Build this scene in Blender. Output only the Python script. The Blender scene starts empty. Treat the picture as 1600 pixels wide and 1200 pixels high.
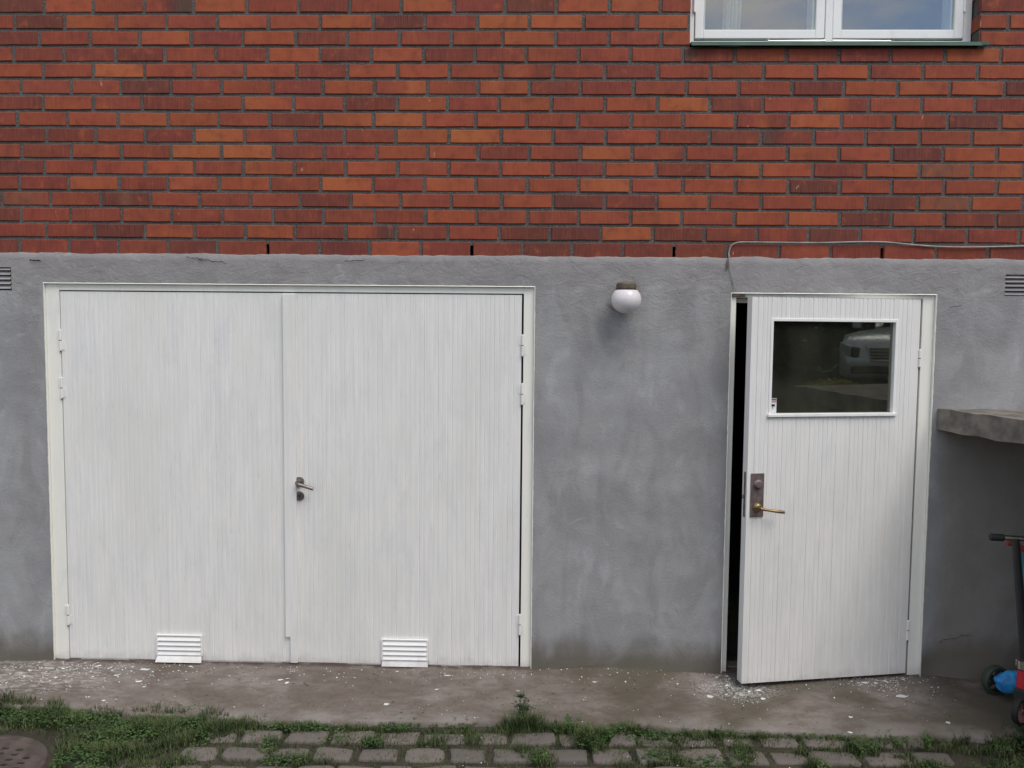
import bpy, bmesh, math, random
from mathutils import Vector, Matrix, noise
R = math.radians
random.seed(7)
scene = bpy.context.scene
COL = scene.collection

# ------------------------------------------------------------------ camera
cam_d = bpy.data.cameras.new("Camera")
cam = bpy.data.objects.new("Camera", cam_d)
COL.objects.link(cam)
scene.camera = cam
cam_d.sensor_width = 36.0
cam_d.lens = 1294.0 / 1600.0 * 36.0
cam_d.clip_start = 0.05
cam_d.clip_end = 800.0
cr = Vector((0.99962456, 0.02584555, 0.00909666))
cd = Vector((0.01083205, -0.06781854, -0.99763887))
cf = Vector((-0.0251676, 0.99736285, -0.06807304))
m = Matrix.Identity(4)
for i in range(3):
    m[i][0] = cr[i]; m[i][1] = -cd[i]; m[i][2] = -cf[i]
m[0][3], m[1][3], m[2][3] = 0.0, -4.282288, 1.810663
cam.matrix_world = m
scene.render.resolution_x = 1024
scene.render.resolution_y = 768

# ------------------------------------------------------------------ world
SUN_EL, SUN_AZ = R(56), R(38)          # azimuth measured from straight out of the wall towards the right
world = bpy.data.worlds.new("World")
scene.world = world
world.use_nodes = True
wn, wl = world.node_tree.nodes, world.node_tree.links
wn.clear()
w_out = wn.new('ShaderNodeOutputWorld')
w_bg = wn.new('ShaderNodeBackground')
w_sky = wn.new('ShaderNodeTexSky')
w_sky.sky_type = 'NISHITA'
w_sky.sun_disc = False
w_sky.sun_elevation = SUN_EL
w_sky.sun_rotation = R(180) - R(38)
w_sky.dust_density = 0.4
w_sky.air_density = 1.0
w_sky.ozone_density = 2.6
w_tc = wn.new('ShaderNodeTexCoord')
w_map = wn.new('ShaderNodeMapping')
w_map.inputs['Scale'].default_value = (1.0, 1.0, 2.4)
w_map.inputs['Location'].default_value = (0.0, 0.0, 0.0)
w_no = wn.new('ShaderNodeTexNoise')
w_no.inputs['Scale'].default_value = 3.1
w_no.inputs['Detail'].default_value = 7.0
w_no.inputs['Roughness'].default_value = 0.55
w_cr = wn.new('ShaderNodeValToRGB')
w_cr.color_ramp.elements[0].position = 0.42
w_cr.color_ramp.elements[0].color = (0.08, 0.08, 0.08, 1)
w_cr.color_ramp.elements[1].position = 0.64
w_cr.color_ramp.elements[1].color = (0.97, 0.97, 0.97, 1)
w_mix = wn.new('ShaderNodeMix')
w_mix.data_type = 'RGBA'
w_mix.inputs[7].default_value = (8.3, 7.6, 6.9, 1)
wl.new(w_tc.outputs['Generated'], w_map.inputs['Vector'])
wl.new(w_map.outputs[0], w_no.inputs['Vector'])
wl.new(w_no.outputs['Fac'], w_cr.inputs[0])
wl.new(w_cr.outputs[0], w_mix.inputs[0])
wl.new(w_sky.outputs[0], w_mix.inputs[6])
wl.new(w_mix.outputs[2], w_bg.inputs['Color'])
w_bg.inputs['Strength'].default_value = 0.125
wl.new(w_bg.outputs[0], w_out.inputs[0])

sun_d = bpy.data.lights.new("Sun", 'SUN')
sun_d.energy = 1.5
sun_d.angle = R(32)
sun_d.color = (1.0, 0.93, 0.83)
sun = bpy.data.objects.new("Sun", sun_d)
COL.objects.link(sun)
sdir = Vector((math.sin(SUN_AZ) * math.cos(SUN_EL), -math.cos(SUN_AZ) * math.cos(SUN_EL), math.sin(SUN_EL)))
sun.rotation_euler = sdir.to_track_quat('Z', 'Y').to_euler()
sun.location = sdir * 20

scene.view_settings.view_transform = 'Standard'
scene.view_settings.look = 'None'
scene.view_settings.gamma = 1.0
scene.view_settings.exposure = 0.44

# ------------------------------------------------------------------ helpers
def tag(o, label=None, cat=None, group=None, kind=None):
    if label: o['label'] = label
    if cat: o['category'] = cat
    if group: o['group'] = group
    if kind: o['kind'] = kind
    return o

def empty(name, loc=(0, 0, 0), rot=(0, 0, 0)):
    o = bpy.data.objects.new(name, None)
    o.empty_display_size = 0.1
    o.location = loc; o.rotation_euler = rot
    COL.objects.link(o)
    return o

class MB:
    """collects geometry for one mesh object"""
    def __init__(s):
        s.bm = bmesh.new()
    def box(s, x0, x1, y0, y1, z0, z1, bev=0.0, seg=1, M=None):
        a = bmesh.new()
        bmesh.ops.create_cube(a, size=1)
        for v in a.verts:
            v.co = Vector((x0 + (v.co.x + .5) * (x1 - x0), y0 + (v.co.y + .5) * (y1 - y0), z0 + (v.co.z + .5) * (z1 - z0)))
        if bev > 0:
            bmesh.ops.bevel(a, geom=a.edges[:], offset=bev, segments=seg, affect='EDGES', profile=0.6)
        if M is not None:
            bmesh.ops.transform(a, matrix=M, verts=a.verts[:])
        s.add(a)
        return s
    def add(s, a):
        me = bpy.data.meshes.new('tmp'); a.to_mesh(me); a.free()
        s.bm.from_mesh(me); bpy.data.meshes.remove(me)
    def ring(s, pts, r, n=10, closed=False, caps=True):
        """tube along points; r is a number or a list"""
        pts = [Vector(p) for p in pts]
        rs = r if isinstance(r, (list, tuple)) else [r] * len(pts)
        prev = None; rows = []
        N = len(pts)
        for i, p in enumerate(pts):
            if closed: t = pts[(i + 1) % N] - pts[i - 1]
            elif i == 0: t = pts[1] - p
            elif i == N - 1: t = p - pts[-2]
            else: t = pts[i + 1] - pts[i - 1]
            t.normalize()
            if prev is None:
                u = t.orthogonal().normalized()
            else:
                u = (prev - t * prev.dot(t))
                u = u.normalized() if u.length > 1e-6 else t.orthogonal().normalized()
            prev = u
            v = t.cross(u)
            rows.append([s.bm.verts.new(p + (u * math.cos(2 * math.pi * k / n) + v * math.sin(2 * math.pi * k / n)) * rs[i]) for k in range(n)])
        m_ = N if closed else N - 1
        for i in range(m_):
            a, b = rows[i], rows[(i + 1) % N]
            for k in range(n):
                s.bm.faces.new((a[k], a[(k + 1) % n], b[(k + 1) % n], b[k]))
        if caps and not closed:
            s.bm.faces.new(rows[0][::-1]); s.bm.faces.new(rows[-1])
        return s
    def lathe(s, prof, n=28, M=None, cap=True):
        """prof: (r,z) list about local z"""
        M = M or Matrix.Identity(4)
        rows = [[s.bm.verts.new(M @ Vector((r * math.cos(2 * math.pi * k / n), r * math.sin(2 * math.pi * k / n), z))) for k in range(n)] for r, z in prof]
        for a, b in zip(rows, rows[1:]):
            for k in range(n):
                s.bm.faces.new((a[k], a[(k + 1) % n], b[(k + 1) % n], b[k]))
        if cap:
            s.bm.faces.new(rows[0][::-1]); s.bm.faces.new(rows[-1])
        return s
    def poly(s, pts):
        s.bm.faces.new([s.bm.verts.new(p) for p in pts]); return s
    def build(s, name, mat, parent=None, smooth=False, loc=None):
        bmesh.ops.recalc_face_normals(s.bm, faces=s.bm.faces[:])
        me = bpy.data.meshes.new(name)
        s.bm.to_mesh(me); s.bm.free()
        return link(name, me, mat, parent, smooth)

def link(name, me, mat, parent=None, smooth=False):
    o = bpy.data.objects.new(name, me)
    COL.objects.link(o)
    if mat: me.materials.append(mat)
    if smooth:
        for p in me.polygons: p.use_smooth = True
    if parent:
        o.parent = parent
        o.matrix_parent_inverse = Matrix.Identity(4)
    return o

def pyme(name, verts, faces, mat, parent=None, smooth=False):
    me = bpy.data.meshes.new(name)
    me.from_pydata(verts, [], faces)
    me.update()
    return link(name, me, mat, parent, smooth)

def nz(x, y, z=0.0, s=1.0):
    return noise.noise(Vector((x * s, y * s, z * s)))

def fbm(x, y, z=0.0, o=4):
    return noise.fractal(Vector((x, y, z)), 1.0, 2.0, o)

# ------------------------------------------------------------------ materials
def base_mat(name):
    mt = bpy.data.materials.new(name); mt.use_nodes = True
    n, l = mt.node_tree.nodes, mt.node_tree.links
    return mt, n, l, n['Principled BSDF']

def N(n, typ, **kw):
    q = n.new(typ)
    for k, v in kw.items():
        if k in q.inputs: q.inputs[k].default_value = v
        else: setattr(q, k, v)
    return q

def mixc(n, l, fac, a, b, blend='MIX'):
    q = n.new('ShaderNodeMix'); q.data_type = 'RGBA'; q.blend_type = blend
    for s, v in ((0, fac), (6, a), (7, b)):
        if hasattr(v, 'links'): l.new(v, q.inputs[s])
        else: q.inputs[s].default_value = v if s == 0 else (*v, 1)
    return q.outputs[2]

def ramp(n, l, src, p0, p1, c0=0.0, c1=1.0):
    q = n.new('ShaderNodeMapRange')
    q.inputs[1].default_value = p0; q.inputs[2].default_value = p1
    q.inputs[3].default_value = c0; q.inputs[4].default_value = c1
    q.interpolation_type = 'SMOOTHSTEP'
    l.new(src, q.inputs[0])
    return q.outputs[0]

def pos(n, l, scale=(1, 1, 1), rot=(0, 0, 0)):
    g = n.new('ShaderNodeNewGeometry')
    mp = n.new('ShaderNodeMapping')
    mp.inputs['Scale'].default_value = scale
    mp.inputs['Rotation'].default_value = rot
    l.new(g.outputs['Position'], mp.inputs[0])
    return mp.outputs[0]

def objpos(n, l, scale=(1, 1, 1)):
    g = n.new('ShaderNodeTexCoord')
    mp = n.new('ShaderNodeMapping')
    mp.inputs['Scale'].default_value = scale
    l.new(g.outputs['Object'], mp.inputs[0])
    return mp.outputs[0]

def tnoise(n, l, vec, scale, detail=4, rough=.55, dist=0.0):
    q = n.new('ShaderNodeTexNoise')
    q.inputs['Scale'].default_value = scale; q.inputs['Detail'].default_value = detail
    q.inputs['Roughness'].default_value = rough; q.inputs['Distortion'].default_value = dist
    l.new(vec, q.inputs['Vector'])
    return q.outputs['Fac']

def bump(n, l, h, strength, dist, b, prev=None):
    q = n.new('ShaderNodeBump')
    q.inputs['Strength'].default_value = strength; q.inputs['Distance'].default_value = dist
    l.new(h, q.inputs['Height'])
    if prev is not None: l.new(prev, q.inputs['Normal'])
    if b is not None: l.new(q.outputs[0], b.inputs['Normal'])
    return q.outputs[0]

def math_n(n, l, op, a, b=None):
    q = n.new('ShaderNodeMath'); q.operation = op
    for i, v in enumerate((a, b)):
        if v is None: continue
        if hasattr(v, 'links'): l.new(v, q.inputs[i])
        else: q.inputs[i].default_value = v
    return q.outputs[0]

def simple(name, c, rough=.5, metal=0.0, var=0.12, vs=9.0, bs=60.0, bd=0.0006, bst=.4, spec=None, c2=None, local=True):
    mt, n, l, b = base_mat(name)
    v = objpos(n, l) if local else pos(n, l)
    f = tnoise(n, l, v, vs, 5)
    c2 = c2 or tuple(max(0, x * (1 - 2 * var)) for x in c)
    f2 = ramp(n, l, f, .3, .7)
    l.new(mixc(n, l, f2, c2, c), b.inputs['Base Color'])
    b.inputs['Roughness'].default_value = rough
    b.inputs['Metallic'].default_value = metal
    if spec is not None: b.inputs['Specular IOR Level'].default_value = spec
    if bd: bump(n, l, tnoise(n, l, v, bs, 3), bst, bd, b)
    return mt

# brick ---------------------------------------------------------------
def mk_brick():
    mt, n, l, b = base_mat('brick')
    at = n.new('ShaderNodeAttribute'); at.attribute_name = 'tone'
    streak = tnoise(n, l, pos(n, l, (210, 60, 9)), 1.0, 4, .6)
    blot = tnoise(n, l, pos(n, l), 17, 5, .6)
    spk = tnoise(n, l, pos(n, l), 160, 3, .6)
    c = at.outputs['Color']
    c = mixc(n, l, ramp(n, l, streak, .3, .75, 0, .30), c, (0.46, 0.14, 0.06))
    c = mixc(n, l, ramp(n, l, blot, .46, .70, 0, .42), c, (0.11, 0.032, 0.027))
    c = mixc(n, l, ramp(n, l, blot, .44, .30, 0, .5), c, (0.40, 0.105, 0.045))
    c = mixc(n, l, ramp(n, l, spk, .60, .75, 0, .35), c, (0.10, 0.045, 0.035))
    c = mixc(n, l, ramp(n, l, tnoise(n, l, pos(n, l, (1, 1, .35)), 38, 2), .735, .76, 0, .5), c, (0.55, 0.40, 0.33))
    l.new(c, b.inputs['Base Color'])
    b.inputs['Roughness'].default_value = .78
    b.inputs['Specular IOR Level'].default_value = .3
    p = bump(n, l, streak, .5, .0012, None)
    bump(n, l, spk, .5, .0012, b, p)
    return mt
M_BRICK = mk_brick()

def mk_mortar():
    mt, n, l, b = base_mat('mortar')
    f = tnoise(n, l, pos(n, l), 6, 4)
    g = tnoise(n, l, pos(n, l), 150, 3, .75)
    c = mixc(n, l, ramp(n, l, f, .3, .7), (0.078, 0.068, 0.062), (0.112, 0.100, 0.092))
    c = mixc(n, l, ramp(n, l, g, .52, .64), c, (0.23, 0.215, 0.20))
    c = mixc(n, l, ramp(n, l, g, .46, .30), c, (0.04, 0.045, 0.042))
    l.new(c, b.inputs['Base Color']); b.inputs['Roughness'].default_value = .95
    bump(n, l, g, 1.0, .003, b)
    return mt
M_MORTAR = mk_mortar()

def mk_stucco():
    mt, n, l, b = base_mat('grey_render')
    P0 = pos(n, l)
    sep = n.new('ShaderNodeSeparateXYZ'); l.new(P0, sep.inputs[0])
    big = tnoise(n, l, P0, 1.25, 5, .55, .6)
    mid = tnoise(n, l, pos(n, l, (1, 1, .55)), 5.5, 6, .6, .5)
    fine = tnoise(n, l, P0, 90, 4, .65)
    gr = tnoise(n, l, P0, 320, 2, .6)
    trow = tnoise(n, l, pos(n, l, (1, 1, 1.5), (0, R(18), 0)), 13, 7, .65, 1.6)
    c = mixc(n, l, ramp(n, l, big, .34, .66), (0.298, 0.300, 0.309), (0.360, 0.362, 0.364))
    c = mixc(n, l, ramp(n, l, mid, .46, .64, 0, .6), c, (0.245, 0.242, 0.246))
    c = mixc(n, l, ramp(n, l, mid, .46, .32, 0, .6), c, (0.42, 0.43, 0.44))
    wp_ = tnoise(n, l, pos(n, l, (1, 1, 1.2), (0, R(-35), 0)), 3.2, 7, .7, 2.2)
    c = mixc(n, l, ramp(n, l, wp_, .56, .72, 0, .4), c, (0.44, 0.445, 0.455))
    dr_ = tnoise(n, l, pos(n, l, (9, 9, .55)), 1.0, 5, .6)
    c = mixc(n, l, ramp(n, l, dr_, .58, .76, 0, .28), c, (0.235, 0.23, 0.225))
    # warmer, dirtier top band below the bricks (different batch of render)
    tb = math_n(n, l, 'ADD', sep.outputs[2], math_n(n, l, 'MULTIPLY', mid, .25))
    c = mixc(n, l, ramp(n, l, tb, 2.02, 2.2, 0, .65), c, (0.285, 0.270, 0.268))
    c = mixc(n, l, math_n(n, l, 'MULTIPLY', ramp(n, l, trow, .44, .34, 0, .42), ramp(n, l, sep.outputs[2], 1.75, 2.05, .12, 1)), c, (0.40, 0.40, 0.395))
    # damp moss coloured stain along the foot of the wall
    zf = math_n(n, l, 'ADD', sep.outputs[2], math_n(n, l, 'MULTIPLY', big, -.34))
    zf = math_n(n, l, 'ADD', zf, math_n(n, l, 'MULTIPLY', mid, -.16))
    st = ramp(n, l, zf, -.03, -.19, 0, .85)
    c = mixc(n, l, st, c, (0.115, 0.103, 0.078))
    pk = ramp(n, l, tnoise(n, l, pos(n, l, (1, 1, .6)), 42, 4, .7), .66, .74, 0, .55)
    c = mixc(n, l, pk, c, (0.16, 0.16, 0.16))
    # old round fitting footprint round the lamp
    dv = n.new('ShaderNodeVectorMath'); dv.operation = 'DISTANCE'
    l.new(P0, dv.inputs[0]); dv.inputs[1].default_value = (0.452, -.01, 1.990)
    ring = math_n(n, l, 'MULTIPLY', ramp(n, l, dv.outputs['Value'], .075, .088), ramp(n, l, dv.outputs['Value'], .106, .094))
    ring = math_n(n, l, 'MULTIPLY', ring, ramp(n, l, tnoise(n, l, P0, 9, 3), .42, .62))
    c = mixc(n, l, math_n(n, l, 'MULTIPLY', ring, .6), c, (0.17, 0.155, 0.135))
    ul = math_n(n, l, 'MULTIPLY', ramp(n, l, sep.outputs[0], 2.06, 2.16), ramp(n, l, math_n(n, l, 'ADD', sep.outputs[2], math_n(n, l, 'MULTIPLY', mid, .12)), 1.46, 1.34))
    c = mixc(n, l, math_n(n, l, 'MULTIPLY', ul, .55), c, (0.245, 0.215, 0.180))  # warm, dark shade under the landing put into the render colour
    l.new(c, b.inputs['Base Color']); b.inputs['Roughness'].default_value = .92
    b.inputs['Specular IOR Level'].default_value = .25
    tz = math_n(n, l, 'MULTIPLY', trow, ramp(n, l, sep.outputs[2], 1.6, 2.1, .25, 1.3))
    p = bump(n, l, tz, .45, .010, None)
    p = bump(n, l, fine, .5, .004, None, p)
    bump(n, l, gr, .5, .0016, b, p)
    return mt
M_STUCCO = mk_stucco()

def mk_white(name, c=(0.85, 0.842, 0.815), rough=.5, streak=1.0, warm=(0.74, 0.74, 0.70)):
    mt, n, l, b = base_mat(name)
    v = objpos(n, l, (1, 1, .06))
    s1 = tnoise(n, l, v, 55, 4, .6)
    s2 = tnoise(n, l, objpos(n, l, (1, 1, .5)), 2.6, 5, .6)
    br = tnoise(n, l, objpos(n, l, (1, 1, .3)), 120, 3, .6)
    col = mixc(n, l, ramp(n, l, s1, .35, .72, 0, .55 * streak), c, (0.70, 0.71, 0.72))
    col = mixc(n, l, ramp(n, l, s2, .42, .70, 0, .6), col, warm)
    pv = tnoise(n, l, objpos(n, l, (1.4, 1, .5)), 5.5, 6, .65, .4)
    col = mixc(n, l, ramp(n, l, pv, .50, .68, 0, .45), col, (0.71, 0.715, 0.72))
    thin = tnoise(n, l, objpos(n, l, (1, 1, .12)), 95, 3, .6)
    col = mixc(n, l, math_n(n, l, 'MULTIPLY', ramp(n, l, thin, .62, .74), ramp(n, l, pv, .35, .6, .05, .5)), col, (0.60, 0.61, 0.60))
    sz = n.new('ShaderNodeSeparateXYZ'); l.new(pos(n, l), sz.inputs[0])
    spl = math_n(n, l, 'ADD', sz.outputs[2], math_n(n, l, 'MULTIPLY', tnoise(n, l, objpos(n, l), 14, 5, .7), .16))
    col = mixc(n, l, ramp(n, l, spl, .15, .06, 0, .55), col, (0.50, 0.47, 0.43))
    chip = tnoise(n, l, objpos(n, l, (1, 1, .4)), 30, 4, .7)
    col = mixc(n, l, ramp(n, l, chip, .73, .77, 0, .6), col, (0.50, 0.49, 0.47))
    l.new(col, b.inputs['Base Color'])
    b.inputs['Roughness'].default_value = rough
    bump(n, l, br, .35, .0012, b)
    return mt
M_DOOR = mk_white('white_door_paint')
M_FRAME = mk_white('cream_frame_paint', (0.89, 0.885, 0.81), .55, .3, (0.84, 0.84, 0.76))
M_WINF = mk_white('white_window_paint', (0.90, 0.90, 0.885), .4, .15, (0.87, 0.87, 0.84))

M_CONC_S = simple('landing_concrete', (0.25, 0.228, 0.198), .93, var=.26, vs=11, bs=55, bd=.006, bst=.8, local=False)
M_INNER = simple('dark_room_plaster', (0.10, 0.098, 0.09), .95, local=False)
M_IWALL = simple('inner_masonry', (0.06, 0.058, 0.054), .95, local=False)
M_STEEL = simple('worn_steel', (0.33, 0.29, 0.27), .42, .85, var=.25, vs=40)
M_RUST = simple('rusty_metal', (0.20, 0.13, 0.10), .7, .4, var=.3, vs=60)
M_IRON = simple('cast_iron', (0.115, 0.092, 0.080), .8, .1, var=.25, vs=14, bs=120, bd=.002)
M_PLATE = simple('aged_nickel_plate', (0.27, 0.215, 0.205), .5, .55, var=.2, vs=30)
M_BRASS = simple('worn_brass', (0.40, 0.29, 0.15), .38, .85, var=.3, vs=50)
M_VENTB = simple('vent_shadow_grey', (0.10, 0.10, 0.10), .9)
M_DARK = simple('black_void', (0.012, 0.011, 0.010), .9, bd=0)
M_BASEL = simple('lamp_base_bakelite', (0.085, 0.062, 0.042), .6, var=.3, vs=35, c2=(0.15, 0.125, 0.085))
M_CABLE = simple('cable_plastic', (0.40, 0.40, 0.385), .5, var=.2, vs=12)
M_GREEN = simple('green_sheet_metal', (0.055, 0.12, 0.085), .4, .1, var=.15)
M_ROOF = simple('roof_tiles', (0.07, 0.06, 0.055), .8, var=.2, local=False)
M_RUBBER = simple('black_rubber', (0.02, 0.02, 0.021), .65)
M_BLKMET = simple('black_painted_tube', (0.022, 0.022, 0.025), .4)
M_RED = simple('red_plastic', (0.50, 0.015, 0.03), .35)
M_REDG = simple('faded_red_rubber', (0.38, 0.07, 0.05), .6)
M_BLUE = simple('blue_plastic', (0.05, 0.42, 0.80), .4, c2=(0.02, 0.14, 0.50), vs=26)
M_TEAL = simple('teal_tube_paint', (0.03, 0.20, 0.26), .35)
M_GRNP = simple('green_plastic', (0.01, 0.32, 0.17), .4)
M_OLIVE = simple('dark_green_tyre', (0.05, 0.075, 0.05), .6)
M_CHROME = simple('chrome', (0.62, 0.60, 0.56), .2, 1.0, var=.05)
M_PINK = simple('pink_spokes', (0.42, 0.22, 0.20), .5)
M_CURT = simple('pale_curtain', (0.62, 0.68, 0.70), .9, local=False)
M_CHIP = simple('paint_chip', (0.78, 0.80, 0.79), .6, local=False)
M_STICK = simple('white_sticker', (0.74, 0.75, 0.77), .4, bd=0, var=.02)
M_SRED = simple('sticker_red', (0.30, 0.02, 0.04), .4, bd=0)
M_SBLK = simple('sticker_black', (0.02, 0.02, 0.025), .4, bd=0)

def mk_glass(name, ior, tint=(.9, .93, .9), dust=.004):
    mt, n, l, b = base_mat(name)
    n.remove(b)
    out = [q for q in n if q.type == 'OUTPUT_MATERIAL'][0]
    lw = n.new('ShaderNodeLayerWeight'); lw.inputs[0].default_value = .5
    fr = n.new('ShaderNodeMath'); fr.operation = 'MULTIPLY_ADD'
    l.new(math_n(n, l, 'POWER', lw.outputs['Facing'], 5.0), fr.inputs[0]); fr.inputs[1].default_value = 1 - ior; fr.inputs[2].default_value = ior
    tr = n.new('ShaderNodeBsdfTransparent'); tr.inputs[0].default_value = (*tint, 1)
    gl = n.new('ShaderNodeBsdfGlossy'); gl.inputs['Roughness'].default_value = .004
    v = objpos(n, l)
    bp = bump(n, l, tnoise(n, l, v, 2.2, 2), .15, .004, None)
    l.new(bp, gl.inputs['Normal'])
    mx = n.new('ShaderNodeMixShader')
    l.new(fr.outputs[0], mx.inputs[0]); l.new(tr.outputs[0], mx.inputs[1]); l.new(gl.outputs[0], mx.inputs[2])
    df = n.new('ShaderNodeBsdfDiffuse'); df.inputs[0].default_value = (.42, .43, .34, 1)
    m2 = n.new('ShaderNodeMixShader')
    l.new(ramp(n, l, tnoise(n, l, objpos(n, l, (1, 1, .3)), 6, 5, .6), .3, .7, dust * .5, dust * 1.5), m2.inputs[0])
    l.new(mx.outputs[0], m2.inputs[1]); l.new(df.outputs[0], m2.inputs[2])
    l.new(m2.outputs[0], out.inputs[0])
    return mt
M_GLASSW = mk_glass('window_glass', .20)
M_GLASSD = mk_glass('door_glass', .13, (.62, .66, .56), .035)

def mk_globe():
    mt, n, l, b = base_mat('opal_glass')
    f = tnoise(n, l, objpos(n, l), 18, 4)
    l.new(mixc(n, l, ramp(n, l, f, .4, .7), (0.80, 0.77, 0.79), (0.76, 0.73, 0.74)), b.inputs['Base Color'])
    b.inputs['Roughness'].default_value = .12
    b.inputs['Subsurface Weight'].default_value = .25
    b.inputs['Subsurface Radius'].default_value = (.03, .03, .03)
    return mt
M_GLOBE = mk_globe()

def mk_apron():
    mt, n, l, b = base_mat('apron_concrete')
    P0 = pos(n, l)
    sep = n.new('ShaderNodeSeparateXYZ'); l.new(P0, sep.inputs[0])
    big = tnoise(n, l, pos(n, l, (1, 1.8, 1)), 1.7, 6, .6, .8)
    mid = tnoise(n, l, pos(n, l, (1, 2.0, 1)), 9, 6, .65, .6)
    gr = tnoise(n, l, P0, 58, 5, .75)
    c = mixc(n, l, ramp(n, l, big, .35, .65), (0.150, 0.128, 0.112), (0.245, 0.215, 0.196))
    c = mixc(n, l, ramp(n, l, mid, .40, .66, 0, .55), c, (0.112, 0.088, 0.066))
    c = mixc(n, l, ramp(n, l, mid, .40, .25, 0, .6), c, (0.31, 0.285, 0.265))
    c = mixc(n, l, ramp(n, l, gr, .56, .70, 0, .85), c, (0.065, 0.056, 0.045))
    c = mixc(n, l, ramp(n, l, gr, .36, .26, 0, .5), c, (0.30, 0.28, 0.26))
    # algae towards the right half
    al = math_n(n, l, 'MULTIPLY', ramp(n, l, sep.outputs[0], -.3, .5), ramp(n, l, tnoise(n, l, P0, 2.6, 5), .38, .62))
    c = mixc(n, l, math_n(n, l, 'MULTIPLY', al, .75), c, (0.092, 0.083, 0.058))
    # white paint dust swept across the left corner and the door threshold
    dist = n.new('ShaderNodeVectorMath'); dist.operation = 'DISTANCE'
    dmap = n.new('ShaderNodeMapping'); dmap.inputs['Scale'].default_value = (1, 2.2, 0)
    l.new(P0, dmap.inputs[0]); l.new(dmap.outputs[0], dist.inputs[0]); dist.inputs[1].default_value = (-2.55, -.33, 0)
    du = math_n(n, l, 'MULTIPLY', ramp(n, l, dist.outputs['Value'], .62, .08), ramp(n, l, tnoise(n, l, pos(n, l, (1, 3, 1), (0, 0, R(20))), 22, 6, .7), .44, .66))
    c = mixc(n, l, math_n(n, l, 'MULTIPLY', du, .85), c, (0.50, 0.48, 0.46))
    d2 = n.new('ShaderNodeVectorMath'); d2.operation = 'DISTANCE'
    l.new(dmap.outputs[0], d2.inputs[0]); d2.inputs[1].default_value = (1.05, -.35, 0)
    du2 = math_n(n, l, 'MULTIPLY', ramp(n, l, d2.outputs['Value'], .34, .05), ramp(n, l, tnoise(n, l, P0, 70, 5, .7), .44, .62))
    c = mixc(n, l, math_n(n, l, 'MULTIPLY', du2, .8), c, (0.50, 0.50, 0.49))
    # dark reddish shadow gap below the garage leaves, painted onto the concrete
    ln = math_n(n, l, 'MULTIPLY', ramp(n, l, sep.outputs[1], -.035, -.005), ramp(n, l, mid, .35, .55, .4, 1))
    c = mixc(n, l, math_n(n, l, 'MULTIPLY', ln, .75), c, (0.055, 0.032, 0.03))
    # old paler cement skim along the front edge, rusty blotches, dark pits
    bl = math_n(n, l, 'MULTIPLY', ramp(n, l, sep.outputs[1], -.40, -.47), ramp(n, l, tnoise(n, l, P0, 3.4, 5), .42, .58))
    c = mixc(n, l, math_n(n, l, 'MULTIPLY', bl, .5), c, (0.27, 0.25, 0.235))
    rs = ramp(n, l, tnoise(n, l, pos(n, l, (1, 1.6, 1)), 14, 5, .7), .64, .74, 0, .6)
    c = mixc(n, l, rs, c, (0.150, 0.095, 0.068))
    pit = ramp(n, l, tnoise(n, l, P0, 40, 4, .65), .63, .70, 0, .9)
    c = mixc(n, l, pit, c, (0.045, 0.035, 0.028))
    l.new(c, b.inputs['Base Color']); b.inputs['Roughness'].default_value = .93
    b.inputs['Specular IOR Level'].default_value = .25
    p = bump(n, l, mid, .5, .012, None)
    bump(n, l, gr, .7, .004, b, p)
    return mt
M_APRON = mk_apron()

def mk_stone():
    mt, n, l, b = base_mat('paving_stone')
    at = n.new('ShaderNodeAttribute'); at.attribute_name = 'tone'
    mid = tnoise(n, l, pos(n, l), 12, 6, .65)
    gr = tnoise(n, l, pos(n, l), 62, 5, .75)
    c = mixc(n, l, ramp(n, l, mid, .4, .7, 0, .5), at.outputs['Color'], (0.120, 0.112, 0.092))
    c = mixc(n, l, ramp(n, l, gr, .56, .72, 0, .7), c, (0.075, 0.066, 0.056))
    c = mixc(n, l, ramp(n, l, gr, .38, .26, 0, .5), c, (0.31, 0.28, 0.26))
    l.new(c, b.inputs['Base Color']); b.inputs['Roughness'].default_value = .92
    b.inputs['Specular IOR Level'].default_value = .25
    p = bump(n, l, mid, .5, .008, None)
    bump(n, l, gr, .7, .004, b, p)
    return mt
M_STONE = mk_stone()

def mk_ground():
    mt, n, l, b = base_mat('soil_and_gravel')
    P0 = pos(n, l)
    sep = n.new('ShaderNodeSeparateXYZ'); l.new(P0, sep.inputs[0])
    mid = tnoise(n, l, P0, 5, 7, .65); gr = tnoise(n, l, P0, 75, 5, .7)
    c = mixc(n, l, ramp(n, l, mid, .4, .65), (0.040, 0.036, 0.022), (0.072, 0.064, 0.042))
    c = mixc(n, l, ramp(n, l, gr, .55, .7, 0, .45), c, (0.11, 0.10, 0.08))
    c = mixc(n, l, ramp(n, l, sep.outputs[1], -9.5, -12), c, (0.045, 0.075, 0.025))
    l.new(c, b.inputs['Base Color']); b.inputs['Roughness'].default_value = .95
    bump(n, l, gr, 1.0, .014, b)
    return mt
M_GROUND = mk_ground()

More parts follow.
